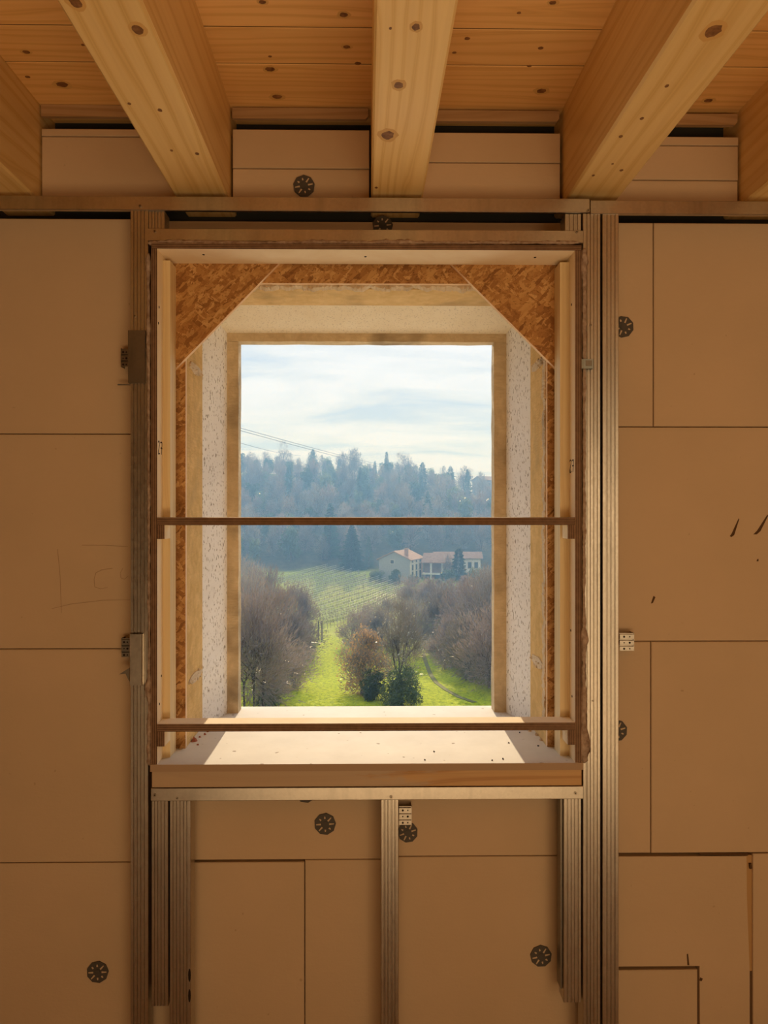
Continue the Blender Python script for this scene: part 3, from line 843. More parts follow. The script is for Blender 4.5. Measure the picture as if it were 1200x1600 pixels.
# direct hangers screwed to the boards
def hanger(px0, px1, py0, py1, lab, flip, mat='galv'):
    Y = -0.03
    x0, x1 = ax(px0, Y), ax(px1, Y); z1, z0 = az(py0, Y, px0), az(py1, Y, px0)
    root = empty('hanger_bracket', ((x0+x1)/2, Y, z0)); tag(root, lab, 'bracket')
    n = 3; h = (z1-z0)/n
    body = MB()
    pts = []
    for k in range(n):
        a = z0+k*h
        pts += [(Y, a+.0005), (Y, a+h*.72), (Y+.004, a+h*.80), (Y+.004, a+h*.95)]
    body.sheet(pts, 0, x0, x1)
    obj('plate', body, M[mat], root, solid=0.0008)
    xs = x1 if flip else x0
    obj('arm', MB().box(xs-.0006, xs+.0006, Y, 0.0, z0, z1), M[mat], root)
    for k in range(n):
        for u, r in ((0.3, .003), (0.7, .002)):
            b = MB().disc((x0+(x1-x0)*(u if k % 2 == 0 else 1-u), z0+(k+.36)*h), r, Y-.0008, Y-.0003, 8)
            obj('hole', b, M['hole'], root)
hanger(189, 201, 544, 573, 'dark slotted hanger bracket left of the upper window side', False, 'galv_dark')
hanger(190, 203, 997, 1027, 'dark slotted hanger bracket left of the lower window side', False, 'galv_dark')
hanger(968.5, 990.5, 989, 1017, 'bright slotted hanger bracket right of the double stud', True)
hanger(623.5, 643, 1260, 1289, 'bright slotted hanger bracket beside the stud below the sill', True)
# dark pointed tab near the lower clip
p0, p1, p2 = at(187, 1053, -0.05), at(203, 1043, -0.05), at(203, 1064, -0.05)
tag(obj('spring_tab', MB().prism([(p0.x,p0.z),(p1.x,p1.z),(p2.x,p2.z),(p1.x-.01,p0.z+.002)], 1, -0.056, -0.05), M['galv_dark']), 'small dark pointed metal tab below the lower left hanger', 'metal tab')
# small tin clip at the right of the box
c0, c1 = at(909, 561, Y_STUD-.012), at(927, 576, Y_STUD-.012)
cl = MB(); cl.sheet([(c0.x, Y_STUD+.02), (c0.x, Y_STUD-.012), (c0.x+.006, Y_STUD-.013), (c1.x, Y_STUD-.012), (c1.x, Y_STUD-.001)], 2, c1.z, c0.z)
cl = tag(obj('metal_clip', cl, flat('zinc_clip', (0.36,0.40,0.40), 0.4, 0.7), solid=0.0008), 'small bluish zinc clip right of the upper window side', 'metal clip')
obj('clip_slot', MB().box(c0.x+.010, c1.x-.004, Y_STUD-.0140, Y_STUD-.0132, c1.z+.007, c0.z-.004), M['galv_dark'], cl)
# wooden peg near the upper hanger
q0, q1 = at(184, 601, -0.03), at(204, 601, -0.03)
tag(obj('wire_end', MB().tube(q0, q1, .0022, .0022, 6), M['galv_dark']), 'short wire end sticking out left of the upper clip', 'wire')

# ------------------------------------------------------------------ insulation anchors
def anchor(px, py, r_px, lab, rot, Y=0.0):
    p = at(px, py, Y); r = r_px*(Y-EYE.y)/F
    root = obj('insulation_anchor', MB().disc((p.x, p.z), r, Y-.0035, Y+.001, 9, rot), M['anchor'])
    tag(root, lab, 'anchor')
    obj('hub', MB().disc((p.x, p.z), r*.26, Y-.0048, Y-.0034, 12), M['anchor'], root)
    rs_ = random.Random(int(px))
    for k in range(8):
        a = rot + 2*math.pi*k/8; ln = r*(.22 if k % 4 < 2 else .10); wd = r*.075
        c = Vector((p.x + r*.60*math.cos(a), 0, p.z + r*.60*math.sin(a)))
        u = Vector((math.cos(a),0,math.sin(a))); v_ = Vector((-math.sin(a),0,math.cos(a)))
        pts = [c+u*ln+v_*wd*.6, c+u*ln-v_*wd*.6, c-u*ln-v_*wd, c-u*ln+v_*wd]
        obj('slot', MB().prism([(q.x,q.z) for q in pts], 1, Y-.0042, Y-.0034), M['eps'], root)
for a in ((475,291,17,'grey slotted anchor disc between the left and middle beams'),
          (598,353,16,'half hidden anchor disc in the dark slot above the window'),
          (973,511,17,'anchor disc half behind the right stud near the gusset'),
          (508,1287,17,'grey anchor disc below the sill, left of the middle stud'),
          (637,1300,16,'grey anchor disc under the hanger beside the middle stud'),
          (845,1493,17,'grey anchor disc low on the boards right of the middle stud'),
          (153,1518,17,'grey anchor disc low on the boards in the left corner'),
          (963,1141,17,'anchor disc mostly hidden behind the right double stud'),
          (478,1237,17,'anchor disc almost hidden by the shiny channel under the sill')):
    anchor(*a, rot=random.uniform(0,.6), Y=0.055 if a[0] == 598 else 0.0)

# ------------------------------------------------------------------ expanding foam beads
def bead(pts, rfun, lab, seed):
    rs_ = random.Random(seed); b = MB(); n = 9; rings = []
    for i, (p, r) in enumerate(pts):
        rr = []
        for k in range(n):
            a = 2*math.pi*k/n
            rad = r*(0.75+0.5*mnoise.noise(Vector((p.x*60+seed, p.z*60, a*1.2)))+0.12*rs_.uniform(-1,1))
            rr.append((rad*math.cos(a), rad*math.sin(a)))
        rings.append((p, rr))
    vv = []
    for i, (p, rr) in enumerate(rings):
        q = rings[min(i+1, len(rings)-1)][0] - rings[max(i-1, 0)][0]
        hor = abs(q.x) > abs(q.z)
        for u, w_ in rr:
            vv.append((p.x, p.y+u*.8, p.z+w_) if hor else (p.x+w_, p.y+u*.8, p.z))
    ff = []
    m = len(rings)
    for i in range(m-1):
        for k in range(n): ff.append((i*n+k, i*n+(k+1)%n, (i+1)*n+(k+1)%n, (i+1)*n+k))
    ff += [tuple(range(n)), tuple(range((m-1)*n, m*n))]
    b.add(vv, ff)
    tag(obj('foam_bead', b, M['foam'], smooth=True), lab, 'foam')
def path(px0, py0, px1, py1, n, base, lumps, seed, Y=Y_STUD+.0):
    out = []
    for i in range(n+1):
        t = i/n
        r = base*(1+0.5*mnoise.noise(Vector((t*14+seed, 0, 0))))
        for c, a, wdt in lumps: r += a*math.exp(-((t-c)/wdt)**2)
        if i in (0, n): r *= .4
        out.append((at(px0+(px1-px0)*t, py0+(py1-py0)*t, Y), max(r, .002)))
    return out
bead(path(231, 379.5, 905, 379.5, 190, .006, [(0.06,.004,.02),(0.11,.005,.03),(0.55,.007,.02),(0.59,.004,.02),(0.40,.003,.05)], 3, Y_STUD-.006), None, 'lumpy brown foam bead along the top of the window box', 3)
bead(path(232, 396, 234, 1196, 190, .0055, [(0.02,.004,.02),(0.16,.003,.04),(0.855,.010,.022),(0.93,.004,.03),(0.98,.006,.02)], 5, Y_STUD-.004), None, 'lumpy brown foam bead down the left side of the window box', 5)
bead(path(913, 388, 912, 1192, 190, .0058, [(0.03,.006,.03),(0.12,.002,.05),(0.76,.007,.02),(0.88,.004,.05),(0.965,.015,.03)], 9, Y_STUD-.004), None, 'lumpy brown foam bead down the right side of the window box', 9)

# ================================================================== the valley outside
HT = [(2,-5.0),(10,-7.4),(20,-9.8),(35,-12.5),(50,-14.0),(70,-15.6),(90,-17.0),(105,-17.4),(120,-17.5),(140,-17.3),(165,-16.3),(182,-15.0),(200,-11.0),(225,-5.5),(250,0.5),(275,6.0),(300,9.0),(340,10.0),(420,6.0)]
def interp(d):
    if d <= HT[0][0]: return HT[0][1]
    for (a, ha), (b, hb_) in zip(HT[:-1], HT[1:]):
        if d <= b:
            t = (d-a)/(b-a); t = t*t*(3-2*t)*0.35 + t*0.65
            return ha + (hb_-ha)*t
    return HT[-1][1]
def sstep(a, b, x):
    t = max(0.0, min(1.0, (x-a)/(b-a))); return t*t*(3-2*t)
def path_x(d): return 8.6 - 0.11*(d-48)*0.9
def ground(x, d):
    h = interp(d)
    s = sstep(190, 300, d)
    h += s*(4.0 - 0.085*x)                       # the ridge is higher on the left
    bank = sstep(40, 55, d)*(1-sstep(110, 150, d))
    h += bank*0.34*max(0.0, x - path_x(d) - 0.8)*(1 if x < 60 else 0)
    h += 0.5*mnoise.noise(Vector((x*.045, d*.045, 1.3)))*sstep(20, 60, d)
    h += 1.6*mnoise.noise(Vector((x*.02, d*.02, 5.3)))*s
    return EYE.z + h
def hit(px, py, d0=40.0, d1=420.0):
    """where the photograph's pixel meets the ground"""
    cx = (px-PX)/F; cz = (PY-py)/F
    wx = cx*math.cos(YAW)+math.sin(YAW); wy = -cx*math.sin(YAW)+math.cos(YAW)
    d = d0
    while d < d1:
        x = wx/wy*d; z = EYE.z + cz/wy*d
        if z <= ground(x, d): return Vector((x, d+EYE.y, ground(x, d)))
        d += 0.25
    return Vector((wx/wy*d1, d1+EYE.y, ground(wx/wy*d1, d1)))
def onground(x, d): return Vector((x, d+EYE.y, ground(x, d)))
def pxx(px, d): return ((px-PX)/F + math.tan(YAW))*d

# ---- ground
def ground_mat():
    t = NT('hillside_ground')
    att = t.n('ShaderNodeAttribute', attribute_name='cover')
    sp = t.n('ShaderNodeSeparateColor', {0: att.outputs['Color']})
    n1 = t.noise(t.coords((1,1,1), rand=0), 0.7, 6, 0.65)
    n2 = t.noise(t.coords((1.6,0.8,1), rand=0), 2.2, 4, 0.7)
    grass = t.ramp(n2, [(0.3, (0.19,0.27,0.008)), (0.5, (0.40,0.50,0.010)), (0.7, (0.56,0.62,0.02))])
    wood_ = t.ramp(n1, [(0.3, (0.05,0.055,0.03)), (0.7, (0.14,0.12,0.07))])
    vine = t.ramp(n1, [(0.3, (0.34,0.42,0.04)), (0.7, (0.52,0.58,0.10))])
    c = t.mix(sp.outputs[0], wood_, grass)
    c = t.mix(sp.outputs[1], c, vine)
    c = t.mix(sp.outputs[2], c, t.ramp(n2, [(0.3, (0.66,0.61,0.52)), (0.7, (0.80,0.75,0.66))]))
    t.bump(n2, 1.0, 0.3)
    return t.done(c, 0.9, 0, 0.1)
def cover(x, d):
    nz = 3.0*mnoise.noise(Vector((x*.12, d*.12, 9.0)))
    g = sstep(20, 30, d)*(1-sstep(96, 104, d+nz))*(1-sstep(-1, 1.5, x - path_x(d) - 1.5))*sstep(-20, -16, x+nz)
    v = sstep(94, 102, d+nz)*(1-sstep(178, 186, d+nz))*(1-sstep(9, 13, x+nz*.5))
    g2 = sstep(150, 158, d)*(1-sstep(166, 176, d))*sstep(8, 12, x)
    g3 = sstep(283, 289, d+nz)*(1-sstep(300, 305, d))*(1-sstep(-28, -24, x+nz))
    y = 1-sstep(22, 26, d)  # unseen pale ground by the house, added to bounce light into the reveal
    return (max(g, g2*.8, g3*.5), v, y)
gm = bpy.data.meshes.new('ground')
xs_ = []
x = -150.0
while x <= 150.0:
    xs_.append(x); x += 1.0 if abs(x) < 40 else (2.5 if abs(x) < 75 else 8.0)
ds_ = []
d = 2.6
while d <= 420.0:
    ds_.append(d); d += 1.0 if d < 120 else 1.8
gv, gc = [], []
for d in ds_:
    for x in xs_:
        gv.append((x, d+EYE.y, ground(x, d))); gc.append(cover(x, d))
nx = len(xs_)
gf = [(j*nx+i, j*nx+i+1, (j+1)*nx+i+1, (j+1)*nx+i) for j in range(len(ds_)-1) for i in range(nx-1)]
gm.from_pydata(gv, [], gf)
ca = gm.color_attributes.new('cover', 'FLOAT_COLOR', 'POINT')
for i, (g, v_, y_) in enumerate(gc): ca.data[i].color = (g, v_, y_, 1)
gm.polygons.foreach_set('use_smooth', [True]*len(gm.polygons))
gm.materials.append(ground_mat())
go = bpy.data.objects.new('ground', gm); col.objects.link(go)
tag(go, 'valley floor and hillside with added pale bounce ground, bright meadow, vineyard and woodland', kind='structure')

# ---- plant materials
def twig_mat(name, a, b):
    t = NT(name)
    oi = t.n('ShaderNodeObjectInfo')
    n = t.noise(t.coords((1,1,1)), 0.9, 2, 0.5)
    c = t.mix(n, a, b)
    br = t.n('ShaderNodeMapRange', {'Value': oi.outputs['Random'], 'To Min': 0.75, 'To Max': 1.2}).outputs[0]
    c = t.mix(1.0, c, t.n('ShaderNodeCombineColor', {0: br, 1: br, 2: br}).outputs[0], 'MULTIPLY')
    return t.done(c, 0.85, 0, 0.15)
def leaf_mat(name, a, b, tr=0.35):
    t = NT(name)
    oi = t.n('ShaderNodeObjectInfo')
    n = t.noise(t.coords((1,1,1)), 1.3, 3, 0.6)
    c = t.mix(n, a, b)
    br = t.n('ShaderNodeMapRange', {'Value': oi.outputs['Random'], 'To Min': 0.75, 'To Max': 1.2}).outputs[0]
    c = t.mix(1.0, c, t.n('ShaderNodeCombineColor', {0: br, 1: br, 2: br}).outputs[0], 'MULTIPLY')
    t.link(c, t.b.inputs['Base Color']); t.b.inputs['Roughness'].default_value = 0.38; t.b.inputs['Specular IOR Level'].default_value = 0.6
    tl = t.n('ShaderNodeBsdfTranslucent', {'Color': c})
    mx = t.n('ShaderNodeMixShader', {0: tr, 1: t.b.outputs[0], 2: tl.outputs[0]})
    t.link(mx.outputs[0], t.out.inputs[0])
    return t.m
M['bark'] = twig_mat('bark', (0.09,0.07,0.055), (0.16,0.13,0.10))
M['twig'] = leaf_mat('bare_twigs', (0.21,0.18,0.15), (0.36,0.315,0.27), 0.3)
M['twig_purple'] = leaf_mat('purple_twigs', (0.21,0.165,0.15), (0.36,0.285,0.25), 0.3)
M['leaf_orange'] = leaf_mat('dry_orange_leaves', (0.55,0.32,0.12), (0.76,0.49,0.22))
M['leaf_dark'] = leaf_mat('evergreen_leaves', (0.055,0.085,0.03), (0.13,0.17,0.06))
M['leaf_con'] = leaf_mat('conifer_needles', (0.04,0.08,0.045), (0.10,0.16,0.08), 0.2)
M['leaf_olive'] = leaf_mat('olive_leaves', (0.12,0.16,0.06), (0.26,0.29,0.12))
M['leaf_silver'] = leaf_mat('pale_twig_flecks', (0.55,0.52,0.46), (0.78,0.75,0.68))  # pale leaf quads scattered among bare twigs

# ---- plant prototypes (built at the origin, shared by all copies)
def sliver(b, p, d, L, wd, mi, rs_):
    d = d.normalized(); s = d.orthogonal().normalized()
    s = Matrix.Rotation(rs_.uniform(0, 6.28), 3, d) @ s
    b.add([p - s*wd/2, p + s*wd/2, p + d*L], [(0,1,2)], mi)
def leafq(b, p, s, mi, rs_):
    n = Vector((rs_.gauss(0,1), rs_.gauss(0,1), rs_.gauss(0,1))).normalized()
    u = n.orthogonal().normalized(); v_ = n.cross(u)
    b.add([p-u*s, p+v_*s*.6, p+u*s, p-v_*s*.6], [(0,1,2,3)], mi)
def bare_tree(H, W, n_twig, seed, tw=0.03, stems=1, low=0.18, leaf=0):
    """trunk, forking limbs and a cloud of bare twigs; material 0 bark, 1 twigs, 2 leaves"""
    rs_ = random.Random(seed); tr = MB(); tips = []
    def grow(p, d, L, r, lev):
        q = p + d*L
        tr.tube(p, q, r, r*.68, 5 if lev < 2 else 3, 0, False)
        if lev >= 4 or r < 0.012:
            tips.append((q, d)); return
        k = rs_.choice((2,3,3)) if lev else rs_.choice((3,4))
        for _ in range(k):
            nd = (d + Vector((rs_.gauss(0,.5), rs_.gauss(0,.5), rs_.gauss(.08,.3)))*(.9 if lev else 1.0)*(W/H*1.15)).normalized()
            grow(q - d*L*rs_.uniform(0,.25), nd, L*rs_.uniform(.62,.86), r*.62, lev+1)
        tips.append((q, d))
    for s in range(stems):
        a = 6.28*s/max(1,stems)+rs_.random()
        off = Vector((math.cos(a), math.sin(a), 0))*(0.0 if stems == 1 else W*.10)
        dd = Vector((off.x*.4/W, off.y*.4/W, 1)).normalized() if stems > 1 else Vector((rs_.uniform(-.06,.06), rs_.uniform(-.06,.06), 1)).normalized()
        grow(off - Vector((0,0,.3)), dd, H*.27, H*.017*(1 if stems == 1 else .7), 0)
    tw_b = MB(); lf = MB(); n_twig = int(n_twig*.62); tw *= 1.75
    clumps = []
    for _ in range(46):
        # clump centres inside an egg-shaped crown
        a = rs_.uniform(0, 6.28); u = rs_.random()**.5; z = rs_.uniform(low, 1.0)
        w_ = W/2*(1-abs(2*(z-low)/(1-low)-1)**2.6)**.6
        clumps.append((Vector((w_*u*math.cos(a), w_*u*math.sin(a), H*z*.95)), rs_.uniform(.10,.2)*W))
    for i in range(n_twig):
        c, s = rs_.choice(clumps) if rs_.random() < .75 else (rs_.choice(tips)[0], .12*W)
        p = c + Vector((rs_.gauss(0,1), rs_.gauss(0,1), rs_.gauss(0,1))).normalized()*s*1.5*rs_.random()**.5
        if p.z < H*low*.6: continue
        d = (p - Vector((0,0,H*.25))).normalized() + Vector((rs_.gauss(0,.45), rs_.gauss(0,.45), rs_.gauss(.25,.4)))
        sliver(tw_b, p, d, rs_.uniform(.35,1.0)*H/9, tw*rs_.uniform(.6,1.5), 0, rs_)
        if leaf and rs_.random() < leaf: leafq(lf, p + d*0.2, rs_.uniform(.05,.12), 0, rs_)
    # fit the whole to the wanted height and spread
    rad = sorted(math.hypot(p[0], p[1]) for p in tw_b.v)[int(len(tw_b.v)*.97)]
    hi = sorted(p[2] for p in tw_b.v)[int(len(tw_b.v)*.99)]
    kx, kz = W/2/rad, H/hi
    for m_ in (tr, tw_b, lf): m_.v = [(p[0]*kx, p[1]*kx, p[2]*kz) for p in m_.v]
    return tr, tw_b, lf
def leafy(H, W, n, size, seed, squash=1.0):
    rs_ = random.Random(seed); b = MB(); tr = MB()
    tr.tube((0,0,-.3), (0,0,H*.6), H*.03, H*.012, 6)
    cl_ = []
    for _ in range(26):
        a = rs_.uniform(0, 6.28); z = rs_.uniform(.12,.86); w_ = W/2*(1-abs(z-.42)**1.6)*rs_.uniform(.25,.72)
        cl_.append((Vector((w_*math.cos(a), w_*math.sin(a), H*z)), rs_.uniform(.14,.24)*min(W,H)))
    for i in range(n):
        c, r = rs_.choice(cl_)
        v_ = Vector((rs_.gauss(0,1), rs_.gauss(0,1), rs_.gauss(0,1))).normalized()*r*rs_.uniform(.6,1.05)
        p = c + v_
        if p.z < .02: p.z = rs_.uniform(.02,.3)
        leafq(b, p, size*rs_.uniform(.6,1.4), 0, rs_)
    return tr, b
def conifer(H, W, n, seed, power=0.9, droop=.25, gappy=0.0):
    rs_ = random.Random(seed); b = MB(); tr = MB()
    tr.tube((0,0,-.3), (0,0,H*.97), H*.017, .01, 6)
    tiers = 24
    for i in range(n):
        z = rs_.random()**1.25
        k = round(z*tiers)/tiers; z = .6*k+.4*z if gappy else z
        rad = W/2*(1-z)**power*(0.82+.18*math.sin(k*97))*(1-gappy*rs_.random())
        a = rs_.uniform(0, 6.28); u = rs_.random()**.45
        p = Vector((rad*u*math.cos(a), rad*u*math.sin(a), H*(.04+.95*z) - droop*rad*u + .0))
        if p.z < .05: p.z = .05
        d = Vector((math.cos(a), math.sin(a), -.25+rs_.gauss(0,.3)))
        L = rs_.uniform(.3,.7)*H/14; s = d.normalized().orthogonal().normalized()*L*.28
        b.add([p-s, p+d.normalized()*L, p+s, p-d.normalized()*L*.25], [(0,1,2,3)], 0)
    return tr, b
def mesh_of(name, mb, mats):
    me = bpy.data.meshes.new(name); me.from_pydata([tuple(p) for p in mb.v], [], mb.f)
    for m in mats: me.materials.append(m)
    if len(mats) > 1: me.polygons.foreach_set('material_index', mb.m)
    return me
def merged(parts):
    b = MB()
    for k, p in enumerate(parts): b.add(p.v, p.f, k)
    b.m = [k for k, p in enumerate(parts) for _ in p.f]
    return b
def place(name, parts, loc, lab, cat, group=None, s=1.0, sz=1.0, rz=None):
    root = empty(name, loc, random.uniform(0, 6.28) if rz is None else rz)
    root.scale = (s, s, s*sz)
    for nm, me in parts:
        o = bpy.data.objects.new(nm, me); col.objects.link(o); o.parent = root
        if nm != 'trunk': o['kind'] = 'stuff'
    return tag(root, lab, cat, group)
def place1(name, me, loc, lab, cat, group, s=1.0, sz=1.0):
    o = bpy.data.objects.new(name, me); col.objects.link(o)
    o.location = loc; o.rotation_euler = (0, 0, random.uniform(0, 6.28)); o.scale = (s, s, s*sz)
    return tag(o, lab, cat, group)
rnd = random.Random(21)
random.seed(31)

# ---- trees of the far wood
far_bare = []
for k in range(4):
    tr, tw, lf = bare_tree(10, 6.6, 2800, 100+k, 0.09, 1, .10)
    far_bare.append(mesh_of('far_bare_tree', merged([tr, tw]), [M['bark'], M['twig' if k % 2 else 'twig_purple']]))
far_leaf = []
for k in range(2):
    tr, b = leafy(8.5, 6.2, 2600, .24, 200+k)
    far_leaf.append(mesh_of('far_leafy_tree', merged([tr, b]), [M['bark'], M['leaf_dark' if k else 'leaf_olive']]))
far_con = []
for k in range(2):
    tr, b = conifer(12, 6.5, 2600, 300+k, .65, .3, .45)
    far_con.append(mesh_of('far_conifer', merged([tr, b]), [M['bark'], M['leaf_con']]))
placed = []
def clear(x, d, r):
    for (a, b_, c) in placed:
        if (a-x)**2 + (b_-d)**2 < (.5*(c+r))**2: return False
    return True
cnt = 0; tries = 0
# a thinner belt of the same wood beyond both sides of the view
side_spots = []
for k in range(700):
    d = rnd.uniform(60, 300); x = rnd.uniform(.235, .46)*d*rnd.choice((-1, 1)); rr = 7.5*rnd.uniform(.8, 1.1)
    if d < 120 and -30 < x < 0: continue
    if clear(x, d, rr) and len(side_spots) < 130:
        placed.append((x, d, rr)); side_spots.append((x, d))
for x, d in side_spots:
    side = 'left' if x < 0 else 'right'
    if rnd.random() < .75: place1('bare_tree', rnd.choice(far_bare), onground(x, d), f'leafless tree of the wood beyond the {side} window jamb', 'tree', f'bare trees beyond the {side} jamb', rnd.uniform(.75,1.05))
    else: place1('evergreen_tree', rnd.choice(far_leaf), onground(x, d), f'green tree of the wood beyond the {side} window jamb', 'tree', f'green trees beyond the {side} jamb', rnd.uniform(.75,1.05))
while cnt < 250 and tries < 9000:
    tries += 1
    d = 186 + 118*rnd.random()
    x = rnd.uniform(-.215*d-2, .215*d+2)
    if -2 < x < 36 and d < 198: continue
    if d > 280 and 36 < x < 56: continue
    if x < 12 and d < 190 and x > -30: continue
    kind = rnd.random(); dens = mnoise.noise(Vector((x*.05, d*.05, 2.0)))
    sc_ = rnd.uniform(.7, 1.15)
    rr = 6.4*sc_
    if not clear(x, d, rr): continue
    if d > 283 and x < -26 and rnd.random() < .7: continue
    placed.append((x, d, rr)); cnt += 1
    loc = onground(x, d)
    if kind < .05 + .07*(dens > .15):
        place1('conifer', rnd.choice(far_con), loc, 'dark conifer among the trees of the hazy far wood', 'tree', 'conifers of the far hillside wood', sc_*.85, rnd.uniform(.9,1.2))
    elif kind < .42 + .2*dens:
        place1('evergreen_tree', rnd.choice(far_leaf), loc, 'round dull green tree in the hazy wood on the far hillside', 'tree', 'green trees of the far hillside wood', sc_, rnd.uniform(.85,1.25))
    else:
        place1('bare_tree', rnd.choice(far_bare), loc, 'leafless grey brown tree in the hazy wood on the far hillside', 'tree', 'bare trees of the far hillside wood', sc_, rnd.uniform(.85,1.25))

# ---- single trees that stand out of the wood
con_parts = lambda H, W, n, seed, pw=.85, dr=.3, gp=.35, m='leaf_con': (lambda tb: [('trunk', mesh_of('trunk', tb[0], [M['bark']])), ('needles', mesh_of('needles', tb[1], [M[m]]))])(conifer(H, W, n, seed, pw, dr, gp))
def h_for(px_h, d): return px_h*d/F
def stand(px, d, H): return onground(pxx(px, d), d)
spec = [ # px, distance, top y, width m, label
    (550, 183, 820, 9.5, 'broad dark conifer standing at the upper end of the vineyard', 9000, .65),
    (516, 193, 786, 8.0, 'tall pale green conifer behind the vineyard, left of the broad one', 5200, .7),
    (576, 185, 838, 4.5, 'small slim conifer just right of the broad dark conifer', 2200, .8),
    (604, 280, 706, 5.0, 'pointed dark conifer rising highest in the middle of the ridge', 2600, .8),
    (489, 286, 702, 7.0, 'bushy conifer on the ridge above the vineyard', 2600, .55),
    (660, 282, 722, 9.0, 'wide conifer clump on the ridge right of the pointed conifer', 2800, .6),
    (704, 278, 728, 7.0, 'cedar with flat tiers on the ridge towards the right', 2600, .5)]
for px, d, ty, W, lab, n, pw in spec:
    g = stand(px, d, 0); top = EYE.z + (PY-ty)*d/F
    place('conifer', con_parts(max(4.0, top-g.z), W, n, px, pw), g, lab, 'tree')
def tree_top(px, d, ty): 
    g = onground(pxx(px, d), d); return g, EYE.z + (PY-ty)*d/F - g.z
for px, d, ty, lab in ((442, 290, 688, 'tall bare tree sticking out of the ridge at the left'), (625, 284, 706, 'thin bare tree beside the pointed conifer on the ridge')):
    g, H = tree_top(px, d, ty)
    tr, tw, lf = bare_tree(H, H*.45, 900, px, .07)
    place('bare_tree', [('trunk', mesh_of('trunk', tr, [M['bark']])), ('twigs', mesh_of('twigs', tw, [M['twig']]))], g, lab, 'tree')

# ---- near trees and bushes
def near_bare(px, py, H, W, n, seed, lab, mat='twig', tw=.035, stems=1, low=.15, leaf=0, lmat='leaf_silver', name='bare_tree', cat='tree'):
    loc = hit(px, py)
    tr, tb, lf = bare_tree(H, W, n, seed, tw, stems, low, leaf)
    parts = [('trunk', mesh_of('trunk', tr, [M['bark']])), ('twigs', mesh_of('twigs', tb, [M[mat]]))]
    if leaf: parts.append(('leaves', mesh_of('leaves', lf, [M[lmat]])))
    place(name, parts, loc, lab, cat, rz=0)
near_bare(396, 1109, 8.6, 7.0, 15000, 1, 'big dark bare tree at the lower left of the view, nearest the sill', 'twig_purple', .032, 3, .12)
near_bare(438, 1052, 8.0, 6.4, 14000, 2, 'purple grey bare tree leaning over the left edge of the meadow', 'twig_purple', .034, 2, .05)
near_bare(378, 1050, 9.6, 7.5, 13000, 3, 'tall bare tree by the left stone jamb, behind the nearest tree', 'twig', .036, 2, .08)
near_bare(466, 1012, 7.5, 6.0, 11000, 4, 'bare thicket tree at the left corner of the vineyard', 'twig_purple', .04, 3, .04)
near_bare(412, 1000, 9.5, 8.0, 11000, 5, 'wide bare tree left of the vineyard rows', 'twig_purple', .045, 2, .05)
near_bare(382, 975, 10.0, 8.0, 9000, 6, 'far bare tree by the left stone jamb beside the vineyard', 'twig', .05, 2, .05)
near_bare(452, 1078, 4.2, 5.2, 9000, 21, 'low bare thicket at the left edge of the meadow', 'twig_purple', .035, 4, .0, name='bare_bush', cat='bush')
near_bare(478, 1030, 4.0, 5.0, 8000, 22, 'low bare thicket where meadow and vineyard corner meet', 'twig_purple', .035, 4, .0, name='bare_bush', cat='bush')
near_bare(425, 1098, 3.0, 3.6, 7000, 23, 'low bare thicket at the foot of the nearest left tree', 'twig', .03, 4, .0, name='bare_bush', cat='bush')
near_bare(625, 1094, 7.6, 3.6, 6500, 7, 'slender bare tree with shining twig tips in the meadow middle', 'twig', .022, 1, .12, .10)
near_bare(552, 1013, 4.6, 4.2, 7000, 8, 'purple bare bush at the upper end of the meadow', 'twig_purple', .035, 3, .04, name='bare_bush', cat='bush')
near_bare(600, 1010, 6.0, 5.5, 9000, 9, 'bare bush behind the orange bush, below the vineyard', 'twig', .04, 3, .04, .03, name='bare_bush', cat='bush')
near_bare(642, 1025, 6.4, 5.5, 9000, 10, 'bare bush behind the slender tree', 'twig', .04, 3, .04, name='bare_bush', cat='bush')
near_bare(640, 962, 6.0, 5.5, 8000, 31, 'bare bush at the right end of the lowest vine rows', 'twig_purple', .045, 3, .04, name='bare_bush', cat='bush')
near_bare(585, 1000, 4.6, 4.6, 8000, 32, 'bare bush at the lower edge of the vineyard, above the orange bush', 'twig_purple', .045, 3, .04, name='bare_bush', cat='bush')
right_ = [(690,1003,6.5,'first'), (728,1012,7.0,'second'), (762,1020,8.0,'third'), (668,960,5.5,'a'), (702,955,4.6,'b'), (740,960,5.0,'c'), (772,975,6.5,'d'),
          (700,1045,5.0,'e'), (735,1062,5.5,'f'), (764,1074,6.5,'g'), (686,932,3.0,'h'), (726,930,3.0,'i'), (762,935,4.5,'j')]
rlab = ['bare tree on the right bank just above the path', 'bare tree in the middle of the right bank', 'bare tree on the right bank by the stone jamb, half way up',
        'bare tree at the right end of the vineyard', 'bare tree below the farmhouse garden', 'bare tree on the bank below the right farm wing', 'bare tree by the right stone jamb below the farm',
        'low bare thicket beside the bend of the path', 'low bare thicket on the slope right of the path', 'bare thicket by the right jamb close to the sill',
        'bare tree directly below the cream farmhouse', 'small bare tree below the cypress of the farm', 'bare tree by the right jamb next to the farm wing']
for k, ((px, py, H, _), lab) in enumerate(zip(right_, rlab)):
    near_bare(px, py, H, H*.85, 9000 if py > 990 else 6500, 40+k, lab, ('twig','twig_purple')[k % 2], .04 if py > 990 else .055, 1+k % 3, .06)
def near_leafy(px, py, H, W, n, size, seed, lab, mat, name='evergreen_bush'):
    tr, b = leafy(H, W, n, size, seed)
    place(name, [('trunk', mesh_of('trunk', tr, [M['bark']])), ('leaves', mesh_of('leaves', b, [M[mat]]))], hit(px, py), lab, 'bush', rz=0)
near_bare(568, 1086, 5.0, 3.9, 9000, 161, 'orange brown bush with dry leaves in the middle of the meadow', 'twig', .03, 4, .0, .8, 'leaf_orange', 'orange_bush', 'bush')
